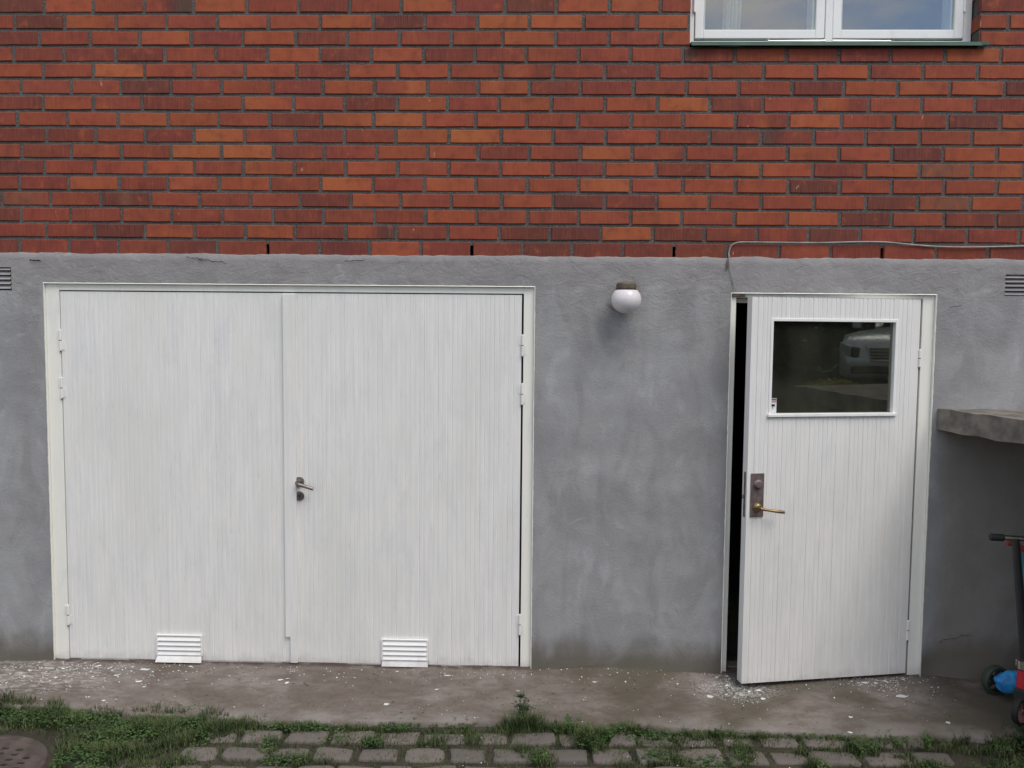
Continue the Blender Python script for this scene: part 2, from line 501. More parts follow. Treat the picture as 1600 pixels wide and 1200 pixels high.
def mk_leaf(name, a, c, rough=.6):
    mt, n, l, b = base_mat(name)
    f = tnoise(n, l, pos(n, l), 14, 3)
    g = n.new('ShaderNodeObjectInfo')
    l.new(mixc(n, l, ramp(n, l, f, .3, .7), a, c), b.inputs['Base Color'])
    b.inputs['Roughness'].default_value = rough
    b.inputs['Specular IOR Level'].default_value = .3
    return mt
M_GRASS = mk_leaf('grass_blades', (0.034, 0.060, 0.020), (0.092, 0.118, 0.042))
M_WEED = mk_leaf('weed_leaves', (0.036, 0.085, 0.020), (0.070, 0.130, 0.036))
M_WEEDD = mk_leaf('dark_weed_leaves', (0.014, 0.032, 0.013), (0.03, 0.055, 0.02))
M_TREE = mk_leaf('tree_leaves', (0.028, 0.045, 0.016), (0.06, 0.085, 0.028))
M_SHRUB = mk_leaf('shrub_leaves', (0.22, 0.23, 0.04), (0.42, 0.40, 0.07))
M_BARK = simple('bark', (0.09, 0.07, 0.05), .95, local=False, bd=.01)
M_CARP = simple('silver_car_paint', (0.50, 0.54, 0.57), .3, .45, var=.02, bd=0)
M_CARG = simple('car_glass', (0.02, 0.025, 0.03), .08, bd=0)
M_LENS = simple('headlight_lens', (0.55, 0.60, 0.65), .1, .3, bd=0, vs=30, var=.25)

# ------------------------------------------------------------------ dimensions
Z0 = 2.17            # foot of the brickwork
CS = 0.0811          # course height
PT = 0.2625          # brick pitch
PF = -0.010          # face of the plinth render (bricks face is y = 0)
GX0, GX1, GZ = -2.551, 0.004, 2.019     # garage opening
SX0, SX1, SZ = 1.008, 2.040, 1.995      # side door opening
WX0, WX1, WZ0, WZ1 = 0.769, 2.200, 3.2246, 3.2246 + 15 * CS

# ------------------------------------------------------------------ ground, apron, paving
def ss(a, b, x):
    t = max(0.0, min(1.0, (x - a) / (b - a))); return t * t * (3 - 2 * t)
def gh(x, y):
    s = -y + .6 * max(0.0, x - 2.5)
    return -.074 + .935 * ss(5.0, 9.6, s) + .012 * nz(x, y, 3.3, 1.3) * ss(-.3, -1.5, y)

xs = [-260, -120, -60, -30, -18, -12] + [-9 + .3 * i for i in range(61)] + [12, 18, 30, 60, 120, 260]
ys = [-260, -120, -60, -35, -24, -18] + [-15 + .3 * i for i in range(49)] + [-.3, -.1, .25, 3, 8, 20, 60, 260]
V = [(x, y, gh(x, y)) for y in ys for x in xs]
nx = len(xs)
F = [(j * nx + i, j * nx + i + 1, (j + 1) * nx + i + 1, (j + 1) * nx + i) for j in range(len(ys) - 1) for i in range(nx - 1)]
tag(pyme('ground', V, F, M_GROUND, smooth=True), 'brown soil ground showing between the paving stones', 'ground', kind='structure')

def apron_front(x):
    # plan line of the slab's front edge, read from the photograph
    pts = [(-6, -.40), (-2.8, -.41), (-2.2, -.44), (-1.6, -.49), (-1, -.515), (-.3, -.49), (.05, -.46), (.5, -.49), (1.1, -.515), (1.6, -.53), (2.1, -.535), (7, -.55)]
    for (a, ya), (b_, yb) in zip(pts, pts[1:]):
        if a <= x <= b_: 
            y = ya + (yb - ya) * (x - a) / (b_ - a); break
    else: y = -.5
    return y + .016 * nz(x, 0, 5, 3) + .012 * nz(x, 0, 9, 11)
def apron_z(x, t):
    # t = 0 at the wall, 1 at the front edge
    z = .004 - .052 * t + .008 * nz(x, t * .5, 2.2, 2.2) + .004 * nz(x, t * .5, 7.7, 9)
    z += .016 * ss(.06, -.02, t) * (0.5 + .5 * nz(x, 0, 4, 6))
    # hump between the two doors where render and slab run together
    z += .028 * math.exp(-((x - .45) / .34) ** 2) * ss(.35, 0, t)
    return z
AX = [-6 + .035 * i for i in range(372)]
V = []; T = [-.14, -.08, -.02] + [i / 22 for i in range(23)]
for x in AX:
    yf = apron_front(x)
    for t in T:
        y = t * yf if t > 0 else (-t * 1.2)
        V.append((x, y, apron_z(x, max(t, 0))))
    zf = apron_z(x, 1)
    V.append((x, yf - .006, zf - .006)); V.append((x, yf - .010 - .004 * nz(x, 1, 1, 20), zf - .02)); V.append((x, yf - .012, -.16))
nt = len(T) + 3
F = [(i * nt + j, (i + 1) * nt + j, (i + 1) * nt + j + 1, i * nt + j + 1) for i in range(len(AX) - 1) for j in range(nt - 1)]
tag(pyme('pavement', V, F, M_APRON, smooth=True), 'worn concrete apron sloping from the wall to the grass edge', 'pavement', kind='structure')

# paving stones: rows run parallel to the wall (turned 1.6 degrees), one mesh
PAV = MB(); pv_tone = []
ROT = R(1.6)
def drain_in(x, y): return (x + 2.36) ** 2 + (y + .99) ** 2 < .335 ** 2
row_y = -.605; ri = 0
cs_, sn_ = math.cos(ROT), math.sin(ROT)
while row_y > -4.9:
    x = -6.0 + random.uniform(0, .2)
    off = 0
    while x < 6.5:
        wdt = random.uniform(.165, .232)
        cx, cy = x + wdt / 2, row_y
        X, Y = cx * cs_ - cy * sn_, cx * sn_ + cy * cs_
        lost = (X > 1.9 and ri < 3) or (X < -1.42 and ri == 0) or (X < -1.62 and ri == 1)
        if not lost and not drain_in(X, Y) and not (ri == 0 and random.random() < .06):
            hw, hd = (wdt - random.uniform(.014, .034)) / 2, (.151 - random.uniform(.034, .056)) / 2
            z = -.064 + .006 * nz(X, Y, 0, 1.5) + random.uniform(-.004, .004) - .003 * (ri == 0)
            tilt = (random.uniform(-.05, .05), random.uniform(-.06, .06))
            col = random.choice([(0.160, 0.140, 0.127), (0.145, 0.129, 0.119), (0.172, 0.150, 0.136), (0.132, 0.118, 0.106), (0.154, 0.133, 0.124)])
            seed = random.random() * 100
            rings = []
            ang = ROT + random.uniform(-.03, .03)
            ca, sa = math.cos(ang), math.sin(ang)
            K = 24
            for (f, dz) in ((1.0, -.05), (1.0, -.012), (.965, -.003), (.90, 0.0), (.5, .002)):
                rg = []
                for k in range(K):
                    a = 2 * math.pi * k / K
                    px = math.copysign(abs(math.cos(a)) ** .30, math.cos(a)); py = math.copysign(abs(math.sin(a)) ** .30, math.sin(a))
                    rr = 1 + .16 * nz(math.cos(a) * 1.5, math.sin(a) * 1.5, seed) + .05 * nz(math.cos(a) * 6, math.sin(a) * 6, seed)
                    lx, ly = px * hw * rr * (f if f == 1 else 1 - (1 - f) * .6), py * hd * rr * f
                    zz = z + dz + lx * tilt[0] + ly * tilt[1] + .004 * nz(lx * 18, ly * 18, seed)
                    rg.append(PAV.bm.verts.new((X + lx * ca - ly * sa, Y + lx * sa + ly * ca, zz)))
                rings.append(rg)
            nface = 0
            for a_, b_ in zip(rings, rings[1:]):
                for k in range(K):
                    fc = PAV.bm.faces.new((a_[k], a_[(k + 1) % K], b_[(k + 1) % K], b_[k])); fc.smooth = True
            fc = PAV.bm.faces.new(rings[-1]); fc.smooth = True
            pv_tone.append((col, K * len(rings)))
        x += wdt
    row_y -= random.uniform(.150, .156); ri += 1
me = bpy.data.meshes.new('paving'); PAV.bm.to_mesh(me); PAV.bm.free()
ca_ = me.color_attributes.new('tone', 'FLOAT_COLOR', 'POINT')
i = 0
for col, cnt in pv_tone:
    for k in range(cnt): ca_.data[i + k].color = (*col, 1)
    i += cnt
tag(link('paving', me, M_STONE), 'rows of worn grey-brown paving stones in front of the apron', 'paving', kind='structure')

# ------------------------------------------------------------------ grass
# (x, y, rx, ry, density, height) patches on the ground in metres
PATCH = [(-2.75, -.50, .45, .11, 1.0, .055), (-2.25, -.52, .30, .09, 1.0, .05), (-1.75, -.62, .34, .17, 1.0, .045), (-1.90, -.84, .20, .15, .95, .04), (-1.62, -.88, .16, .10, .8, .03), (-2.0, -1.02, .14, .10, .8, .035),
         (-1.40, -.57, .22, .07, .9, .045), (-1.05, -.565, .25, .040, .9, .035), (-.72, -.55, .16, .032, .8, .028), (-.55, -.53, .10, .035, .7, .03), (-.86, -.66, .09, .04, .7, .03),
         (-.28, -.52, .18, .028, .8, .026), (-.03, -.51, .10, .045, 1.0, .07), (.18, -.53, .14, .040, .9, .045), (.42, -.53, .15, .036, 1.0, .042),
         (-.70, -.70, .05, .05, .9, .045), (-.44, -.67, .07, .05, .9, .045), (-.25, -.62, .04, .07, .8, .05), (.28, -.66, .07, .08, 1.0, .07), (.60, -.58, .18, .05, .7, .035),
         (.86, -.545, .18, .03, .9, .032), (1.12, -.545, .16, .026, .9, .028), (1.36, -.55, .12, .028, .8, .028), (1.50, -.66, .07, .07, .9, .055), (.05, -.80, .07, .05, .9, .05),
         (1.75, -.57, .25, .05, .55, .03), (2.1, -.60, .2, .08, .7, .045), (2.3, -.52, .12, .08, .9, .05), (2.1, -.85, .18, .12, .8, .04), (1.7, -.80, .10, .08, .8, .04),
         (.95, -.70, .05, .10, .8, .035), (.78, -.80, .12, .06, .7, .03), (.55, -.75, .12, .08, .7, .035), (1.25, -.80, .05, .05, .7, .04), (-1.15, -.74, .05, .06, .8, .03), (-1.05, -.86, .10, .05, .8, .03)]
def grass_d(x, y):
    d = 0.0; h = .03
    for (px, py, rx, ry, dn, hh) in PATCH:
        q = ((x - px) / rx) ** 2 + ((y - py) / ry) ** 2
        if q < 1.6:
            v = dn * max(0.0, 1 - q / 1.6) ** .5
            if v > d: d, h = v, hh
    return d, h
GV, GF = [], []
def blade(x, y, z, h, w, a, bend, GV=GV, GF=GF):
    dx, dy = math.cos(a), math.sin(a)
    sx, sy = -dy * w / 2, dx * w / 2
    i = len(GV)
    GV.extend([(x - sx, y - sy, z), (x + sx, y + sy, z),
               (x - sx * .8 + dx * bend * .35, y - sy * .8 + dy * bend * .35, z + h * .55), (x + sx * .8 + dx * bend * .35, y + sy * .8 + dy * bend * .35, z + h * .55),
               (x + dx * bend, y + dy * bend, z + h)])
    GF.append((i, i + 1, i + 3, i + 2)); GF.append((i + 2, i + 3, i + 4))
def surf_z(x, y):
    yf = apron_front(x)
    return (apron_z(x, y / yf) - .004) if y > yf else -.070
rg = random.Random(3)
cnt = 0
while cnt < 30000:
    px, py, rx, ry, dn, hh = rg.choices(PATCH, weights=[p[2] * p[3] * p[4] for p in PATCH])[0]
    x = px + rg.gauss(0, .62) * rx; y = py + rg.gauss(0, .62) * ry
    d, h = grass_d(x, y)
    if d <= 0 or drain_in(x, y): continue
    if fbm(x * 7, y * 9, 2.0, 3) < .30 - .62 * d: continue
    z = surf_z(x, y)
    hb = h * rg.uniform(.45, 1.35) * (.75 + .6 * max(-.5, nz(x, y, 0, 9)))
    blade(x, y, z, hb, rg.uniform(.002, .0042), rg.uniform(0, 6.283), hb * rg.uniform(.2, 1.0))
    cnt += 1
# thin moss-like grass in the joints of the paving, everywhere
for k in range(70000):
    x = rg.uniform(-4.5, 4.8); y = -.55 - 3.6 * rg.random() ** 2.6
    if drain_in(x, y): continue
    u = nz(x, y, 4.4, 2.3)
    if u < -.30 + .5 * rg.random() - .2 * (abs(x + .2) < 1.6): continue
    blade(x, y, -.074, rg.uniform(.010, .026) * (1 + 1.2 * max(0, nz(x, y, 1.1, 5))), rg.uniform(.002, .0035), rg.uniform(0, 6.283), rg.uniform(.004, .02))
o = pyme('grass', GV, GF, M_GRASS)
tag(o, 'short green grass growing along the apron edge and in the paving joints', 'grass', kind='stuff')

# clover and other small leaves mixed in the grass
GV2, GF2 = [], []
for k in range(46):
    cx = rg.uniform(-1.7, 2.4); cy = rg.uniform(-1.25, -.62)
    for q in range(rg.randint(40, 150)):
        x = cx + rg.gauss(0, .022); y = cy + rg.gauss(0, .014)
        h = rg.uniform(.012, .04); blade(x, y, -.07, h, rg.uniform(.002, .004), rg.uniform(0, 6.283), h * rg.uniform(.3, 1))
me = bpy.data.meshes.new('grass'); me.from_pydata(GV, [], GF); me.update(); me.materials.append(M_GRASS); o.data = me
cnt = 0
while cnt < 7000:
    px, py, rx, ry, dn, hh = rg.choices(PATCH, weights=[p[2] * p[3] * p[4] for p in PATCH])[0]
    x = px + rg.gauss(0, .6) * rx; y = py + rg.gauss(0, .6) * ry
    d, h = grass_d(x, y)
    if d <= 0 or drain_in(x, y) or nz(x, y, 8, 4) < -.05: continue
    z = surf_z(x, y) + rg.uniform(.25, .8) * h
    s = rg.uniform(.004, .009); a = rg.uniform(0, 6.28); t = rg.uniform(-.5, .5)
    c_, s_ = math.cos(a) * s, math.sin(a) * s
    i = len(GV2)
    GV2.extend([(x - c_, y - s_, z), (x + s_ * .6, y - c_ * .6, z + t * s), (x + c_, y + s_, z + t * s * .5), (x - s_ * .6, y + c_ * .6, z - t * s)])
    GF2.append((i, i + 1, i + 2, i + 3)); cnt += 1
o = pyme('ground_cover', GV2, GF2, M_WEED)
tag(o, 'small clover-like leaves mixed into the grass edge', 'ground cover', kind='stuff')

def weed(x, y, h, spread, nl, label, mat, seed, cat='weed', leaf=.016):
    rr = random.Random(seed)
    root = empty('weed', (x, y, surf_z(x, y) - .004))
    tag(root, label, cat, 'weeds standing along the apron edge')
    st = MB(); LV, LF = [], []
    for k in range(max(3, nl // 9)):
        a = rr.uniform(0, 6.28); sp = spread * rr.uniform(.15, 1)
        top = Vector((math.cos(a) * sp, math.sin(a) * sp, h * rr.uniform(.55, 1)))
        midp = top * .5 + Vector((0, 0, h * .14))
        st.ring([(0, 0, 0), midp, top], [.0016, .0012, .0006], 5)
        for q in range(9):
            t = rr.uniform(.25, 1.0)
            p = midp.lerp(top, (t - .5) * 2) if t > .5 else Vector((0, 0, 0)).lerp(midp, t * 2)
            b_ = rr.uniform(0, 6.28); L = leaf * rr.uniform(.6, 1.3); wl_ = L * .28
            d = Vector((math.cos(b_), math.sin(b_), rr.uniform(-.1, .7))).normalized() * L
            sd = Vector((-math.sin(b_), math.cos(b_), 0)) * wl_
            i = len(LV)
            LV += [tuple(p), tuple(p + d * .5 + sd), tuple(p + d), tuple(p + d * .5 - sd)]
            LF.append((i, i + 1, i + 2, i + 3))
    st.build('stem', mat, root)
    pyme('leaves', LV, LF, mat, root)
weed(-.03, -.44, .085, .05, 160, 'tall dark weed growing at the apron edge below the right garage jamb', M_WEEDD, 1)
weed(-.045, -.27, .035, .025, 40, 'tiny olive weed in the apron crack just beyond the right garage jamb', M_WEED, 2)
weed(.36, -.64, .09, .045, 150, 'leafy green weed tuft between paving stones right of the garage', M_WEED, 3)
weed(1.775, -.66, .10, .028, 110, 'bright green upright weed on bare paving in front of the side door', M_WEED, 4)
weed(.20, -.50, .05, .06, 90, 'low spreading weed at the apron edge below the globe lamp', M_WEED, 5)
weed(2.235, -.60, .07, .05, 90, 'dark low weed near the scooter wheel', M_WEEDD, 6)
weed(-.71, -.70, .05, .04, 80, 'small weed tuft in a paving joint before the right garage leaf', M_WEED, 7)

# paint flakes -------------------------------------------------------
FV, FF = [], []
def flake(x, y, s, el=1.0, a=None):
    z = surf_z(x, y) + .0055
    a = rg.uniform(0, 3.14) if a is None else a
    k = rg.choice((4, 5, 6)); i = len(FV); pts = []
    for q in range(k):
        t = 2 * math.pi * q / k + rg.uniform(-.3, .3); r_ = s * rg.uniform(.6, 1.1)
        lx, ly = math.cos(t) * r_ * el, math.sin(t) * r_
        pts.append((x + lx * math.cos(a) - ly * math.sin(a), y + lx * math.sin(a) + ly * math.cos(a), z + rg.uniform(-.001, .003)))
    FV.extend(pts); FV.extend([(p[0], p[1], p[2] - .0012) for p in pts])
    FF.append(tuple(range(i, i + k))); FF.append(tuple(range(i + 2 * k - 1, i + k - 1, -1)))
    for q in range(k): FF.append((i + q, i + k + q, i + k + (q + 1) % k, i + (q + 1) % k))
BIG = [(-2.03, -.075, .016), (-1.80, -.045, .008), (-1.28, -.165, .014), (-1.24, -.19, .009), (-1.25, -.15, .010), (-1.95, -.25, .008), (-.43, -.085, .013), (-.47, -.22, .009), (-.70, -.36, .013),
       (-2.1, -.37, .007), (.90, -.235, .016), (1.16, -.17, .014), (1.16, -.25, .014), (1.535, -.40, .010), (1.49, -.52, .010), (1.86, -.205, .020), (1.73, -.07, .012), (1.98, -.43, .012), (-.05, -.37, .007), (-.06, -.22, .006),
       (-2.45, -.18, .013), (-2.62, -.12, .010)]
for x, y, s in BIG: flake(x, y, s, rg.uniform(1.0, 2.0), rg.uniform(-.4, .4))
for k in range(260): flake(rg.gauss(-2.5, .34), -.02 - abs(rg.gauss(.10, .12)), rg.uniform(.0012, .0045), 1.5, .3)
for k in range(190): flake(rg.gauss(1.06, .07), -.02 - abs(rg.gauss(.14, .08)), rg.uniform(.0010, .0035))
for k in range(120): flake(rg.gauss(1.80, .12), -.02 - abs(rg.gauss(.06, .06)), rg.uniform(.0012, .004), 1.5)
for k in range(260): flake(rg.uniform(-2.5, 2.2), -.02 - abs(rg.gauss(.02, .06)), rg.uniform(.0010, .0040), 1.4)
for k in range(110): flake(rg.uniform(-2.6, 2.3), rg.uniform(-.48, -.04), rg.uniform(.0010, .0038))
for k in range(46): flake(rg.choice((rg.gauss(-2.4, .3), rg.gauss(1.06, .08), rg.gauss(1.8, .12), rg.uniform(-2.4, 2.0))), -.03 - abs(rg.gauss(.06, .07)), rg.uniform(.004, .009), rg.uniform(1.2, 2.6))
for k in range(50): flake(rg.uniform(-.4, 1.4), rg.uniform(-.9, -.45), rg.uniform(.0012, .004))
FV2 = []
tag(pyme('paint_flakes', FV, FF, M_CHIP), 'white paint flakes scattered over the concrete apron', 'paint flakes', kind='stuff')

# drain cover --------------------------------------------------------
dr = empty('drain_cover', (-2.36, -.99, -.072), (0, 0, R(4)))
tag(dr, 'round rust-brown drain cover with slotted holes, sunk beside the grass at the left', 'drain cover')
pl = MB()
pl.lathe([(.001, .010), (.26, .010), (.275, .006), (.285, .010), (.300, .009), (.306, .0), (.306, -.03), (.268, -.03), (.262, .003), (.001, .003)], 48)
plo = pl.build('plate', M_IRON, dr)
ct = MB()
for ix in range(-4, 5):
    for iy in range(-5, 6):
        cx, cy = ix * .066, iy * .042 + (.012 if ix % 2 else 0)
        if cx * cx + cy * cy < .225 ** 2:
            ct.box(cx - .017, cx + .017, cy - .0085, cy + .0085, -.05, .04, .006)
cto = ct.build('cutter', None, dr)
bo = plo.modifiers.new('b', 'BOOLEAN'); bo.object = cto; bo.operation = 'DIFFERENCE'; bo.solver = 'EXACT'
bpy.context.view_layer.update()
dg = bpy.context.evaluated_depsgraph_get()
nm = bpy.data.meshes.new_from_object(plo.evaluated_get(dg))
plo.modifiers.clear(); plo.data = nm
bpy.data.objects.remove(cto)
MB().lathe([(.001, -.034), (.30, -.034)], 32, cap=False).build('pit', M_DARK, dr)

# ------------------------------------------------------------------ the house
house = empty('brick_house', (0, 0, 0))
tag(house, 'red brick house wall above a grey rendered plinth with white doors', 'house')

TONES = {'0': (0.06, 0.05, 0.048), '1': (0.115, 0.032, 0.028), '2': (0.186, 0.040, 0.030), '3': (0.252, 0.052, 0.031), '4': (0.312, 0.070, 0.032), '5': (0.370, 0.098, 0.036), '6': (0.17, 0.070, 0.045)}
ROWS = ["1 4 3 3 4 3 2 3 4 2 1 4 4 3 3 3 3 3 3 2 2", "3 1 4 3 3 4 3 4 1 3 5 5 3 4 3 3 3 3 3 3 3", "2 3 3 4 2 4 2 3 3 3 4 3 3 4 3 3 3 3 3 3",
        "3 2 2 2 3 3 4 2 4 2 2 3 3 3 1 3 3 2 3 4 3", "4 3 5 3 3 4 2 4 4 3 3 3 2 3 3 4 4 3 3 4 3", "3 3 3 1 3 3 2 4 4 3 4 2 2 3 3 3 1 4 4 5 1",
        "2 4 3 2 3 4 3 2 4 3 4 3 4 5 2 3 4 3 3 2 2", "3 3 4 4 4 3 2 4 5 4 4 3 3 3 4 3 5 3 3 1 4", "2 2 3 2 5 3 2 3 5 5 4 3 3 3 2 4 3 3 3 4 3",
        "3 2 3 3 5 5 2 3 4 4 2 3 5 3 3 4 4 4 1 4 4", "2 3 3 4 3 4 3 4 3 3 4 3 4 2 4 4 2 4 6 4 4", "2 2 4 2 4 4 3 5 3 4 3 4 5 4 4 4 1 3 3 3 4",
        "2 6 3 1 3 3 3 2 4 3 3 4 1 2 4 3 3 3 1 6 4 4", "1 3 3 3 3 3 2 3 3 4 3 3 3 4 3 4 4 1 3 2 1", "2 3 1 4 3 4 2 3 2 3 1 1 5 1 2 2 1 3 2 2 2", "2 2 2 2 1 2 2 1 4 2 2 1 2 2 2 2 3 2 2 2 2"]
# bed-joint x of the first perpend of each course and the jitter of the following ones (metres on the wall)
JOINTS = {0: [-2.516, -2.261, -1.998, -1.744, -1.472, -1.208, -0.946, -0.684, -0.419, -0.161, 0.098, 0.363, 0.618],
          1: [-2.671, -2.412, -2.144, -1.884, -1.624, -1.362, -1.097, -0.827, -0.567, -0.302, -0.038, 0.236, 0.502],
          2: [-2.544, -2.282, -2.024, -1.76, -1.494, -1.222, -0.961, -0.694, -0.431, -0.172, 0.095, 0.362, 0.625],
          3: [-2.68, -2.42, -2.151, -1.897, -1.633, -1.37, -1.098, -0.837, -0.57, -0.311, -0.052, 0.212, 0.473, 0.735, 0.996, 1.252, 1.511, 1.768, 2.036, 2.31],
          4: [-2.529, -2.269, -2.004, -1.747, -1.486, -1.22, -0.962, -0.704, -0.44, -0.178, 0.084, 0.345, 0.612, 0.875, 1.14, 1.401, 1.666, 1.931, 2.201],
          5: [-2.648, -2.388, -2.129, -1.867, -1.606, -1.346, -1.086, -0.821, -0.551, -0.294, -0.034, 0.224, 0.492, 0.758, 1.018, 1.286, 1.543, 1.81, 2.069, 2.337],
          6: [-2.534, -2.274, -2.018, -1.759, -1.498, -1.238, -0.975, -0.707, -0.449, -0.189, 0.077, 0.348, 0.612, 0.877, 1.141, 1.403, 1.669, 1.933, 2.196],
          7: [-2.673, -2.409, -2.146, -1.887, -1.625, -1.361, -1.097, -0.828, -0.568, -0.306, -0.046, 0.214, 0.482, 0.743, 1.006, 1.272, 1.536, 1.797, 2.063, 2.324],
          8: [-2.522, -2.264, -2.008, -1.755, -1.491, -1.23, -0.976, -0.714, -0.442, -0.175, 0.088, 0.354, 0.619, 0.878, 1.137, 1.401, 1.661, 1.928, 2.187],
          9: [-2.652, -2.394, -2.13, -1.873, -1.611, -1.343, -1.08, -0.812, -0.55, -0.292, -0.031, 0.229, 0.491, 0.756, 1.01, 1.272, 1.53, 1.794, 2.048, 2.315],
          10: [-2.537, -2.275, -2.011, -1.755, -1.499, -1.234, -0.97, -0.704, -0.442, -0.177, 0.087, 0.35, 0.613, 0.877, 1.141, 1.401, 1.663, 1.934, 2.192],
          11: [-2.67, -2.412, -2.147, -1.893, -1.627, -1.361, -1.1, -0.832, -0.566, -0.302, -0.039, 0.222, 0.486, 0.75, 1.017, 1.282, 1.539, 1.796, 2.059, 2.321],
          12: [-2.767, -2.511, -2.246, -1.985, -1.728, -1.465, -1.206, -0.945, -0.689, -0.428, -0.169, 0.093, 0.356, 0.618, 0.882, 1.146, 1.413, 1.673, 1.932, 2.196, 2.456],
          13: [-2.669, -2.406, -2.137, -1.876, -1.612, -1.349, -1.087, -0.823, -0.559, -0.296, -0.037, 0.224, 0.488, 0.748, 1.015, 1.281, 1.544, 1.804, 2.067, 2.327],
          14: [-2.536, -2.28, -2.018, -1.759, -1.493, -1.237, -0.972, -0.709, -0.445, -0.181, 0.078, 0.338, 0.603, 0.865, 1.13, 1.39, 1.649, 1.918, 2.184, 2.445],
          15: [-2.681, -2.42, -2.161, -1.899, -1.641, -1.378, -1.108, -0.85, -0.585, -0.321, -0.062, 0.194, 0.452, 0.714, 0.978, 1.244, 1.505, 1.765, 2.035, 2.296]}
ENDS = {(0, 3): '3 3 1 0 0', (8, 15): '0 1 2 2 2', (1, 16): '3 3 3 3 3', (14, 7): '3 4 3 1 0', (12, 3): '1 1 6 1 1', (3, 14): '0 1 2 2 2', (6, 16): '4 5 4 2 2', (5, 8): '3 3 4 5 5', (4, 10): '2 4 4 2 2', (7, 15): '2 3 4 2 2',
        (8, 20): '4 4 4 4 4'}
WEEP = []
bV, bF, bC = [], [], []
rb = random.Random(11)
def add_brick(x0, x1, z0, z1, tones, depth=.035):
    b_ = .0028
    jx = [x0, x0 + b_, x0 + (x1 - x0) * .3, x0 + (x1 - x0) * .5, x0 + (x1 - x0) * .7, x1 - b_, x1]
    jz = [z0, z0 + b_, (z0 + z1) / 2, z1 - b_, z1]
    yo = rb.uniform(-.0016, .0016); ty = rb.uniform(-.004, .004); sd = rb.random() * 50
    zt = rb.uniform(-.006, .006)
    i0 = len(bV)
    tc = [tones[0], tones[0], tones[1], tones[2], tones[3], tones[4], tones[4]]
    for j, z in enumerate(jz):
        for i, x in enumerate(jx):
            e = (i in (0, 6)) or (j in (0, 4))
            zz = z + (x - (x0 + x1) / 2) * zt + (.0022 * noise.noise(Vector((x * 30, z * 9, sd))) if j in (0, 1, 3, 4) else 0)
            xx = x + (.0022 * noise.noise(Vector((x * 9, z * 40, sd))) if i in (0, 1, 5, 6) else 0)
            bV.append((xx, (.0030 if e else 0.0) + yo + (x - x0) * ty * .5, zz))
            bC.append(tc[i])
    for j in range(4):
        for i in range(6):
            a = i0 + j * 7 + i
            bF.append((a, a + 1, a + 8, a + 7))
    bd = [i0 + k for k in range(7)] + [i0 + 7 * j + 6 for j in range(1, 5)] + [i0 + 28 + k for k in range(5, -1, -1)] + [i0 + 7 * j for j in range(3, 0, -1)]
    k0 = len(bV)
    for q in bd:
        v = bV[q]; bV.append((v[0], depth, v[2])); bC.append(bC[q])
    n_ = len(bd)
    for k in range(n_):
        bF.append((bd[k], k0 + k, k0 + (k + 1) % n_, bd[(k + 1) % n_]))
def jit(c): 
    f = rb.uniform(.88, 1.10); g = rb.uniform(.90, 1.12)
    return (c[0] * f, c[1] * f * g, c[2] * f * rb.uniform(.92, 1.1))
for r in range(-24, 16):
    z1 = Z0 + (16 - r) * CS - .0070
    z0 = Z0 + (15 - r) * CS + .0083
    if r == 15: z0 = Z0 - .03
    if 0 <= r < 16:
        J = list(JOINTS[r]); codes = ROWS[r].split()
        # the window hides some perpends of the upper courses: fill up at the pitch
        while J[-1] < 2.60: J.append(J[-1] + PT)
        first = 1
        L = [J[0]]
        while L[0] > -6: L.insert(0, L[0] - PT * rb.uniform(.985, 1.015)); first += 1
        while J[-1] < 7.2: J.append(J[-1] + PT * rb.uniform(.985, 1.015))
        allj = L[:-1] + J
    else:
        first = 10 ** 6; codes = []
        s = -6.4 + (.131 if r % 2 else 0) + rb.uniform(-.012, .012); allj = []
        while s < 7.3: allj.append(s); s += PT * rb.uniform(.985, 1.015)
    for k in range(len(allj) - 1):
        ci = k - first + 2 if first < 10 ** 6 else -1
        if 0 <= ci < len(codes): t = codes[ci]
        else: t = rb.choice('1223333334445')
        a, b_ = allj[k] + .0092 + rb.uniform(-.001, .001), allj[k + 1] - .0092 + rb.uniform(-.001, .001)
        if (r, ci) in ENDS: tn = [jit(TONES[q]) for q in ENDS[(r, ci)].split()]
        else:
            bse = jit(TONES[t]); alt = jit(TONES[str(min(5, max(1, int(t if t != '6' else 3) + rb.choice((-1, -1, 0, 1, 1)))))])
            w_ = [rb.uniform(0, 1) ** 2 * .75 for _ in range(5)]
            if rb.random() < .5: w_ = [.6, .3, .05, 0, 0]
            if rb.random() < .5: w_ = w_[::-1]
            tn = [tuple(p * (1 - q) + s * q for p, s in zip(bse, alt)) for q in w_]
        dep = .035
        zc = (z0 + z1) / 2
        if WZ0 < zc < WZ1:
            if a > WX0 - .01 and b_ < WX1 + .01: continue
            if a < WX0 < b_: b_ = WX0; dep = .115
            elif a < WX1 < b_: a = WX1; dep = .115
            if b_ - a < .02: continue
        if zc > WZ1 and zc < WZ1 + CS and b_ > WX0 - .3 and a < WX1 + .3: dep = .115
        add_brick(a, b_, z0, z1, tn, dep)
wall = pyme('brick_wall', bV, bF, M_BRICK, house)
ca_ = wall.data.color_attributes.new('tone', 'FLOAT_COLOR', 'POINT')
ca_.data.foreach_set('color', [q for c in bC for q in (*c, 1.0)])
wall['label'] = 'orange-red and maroon bricks in running bond'

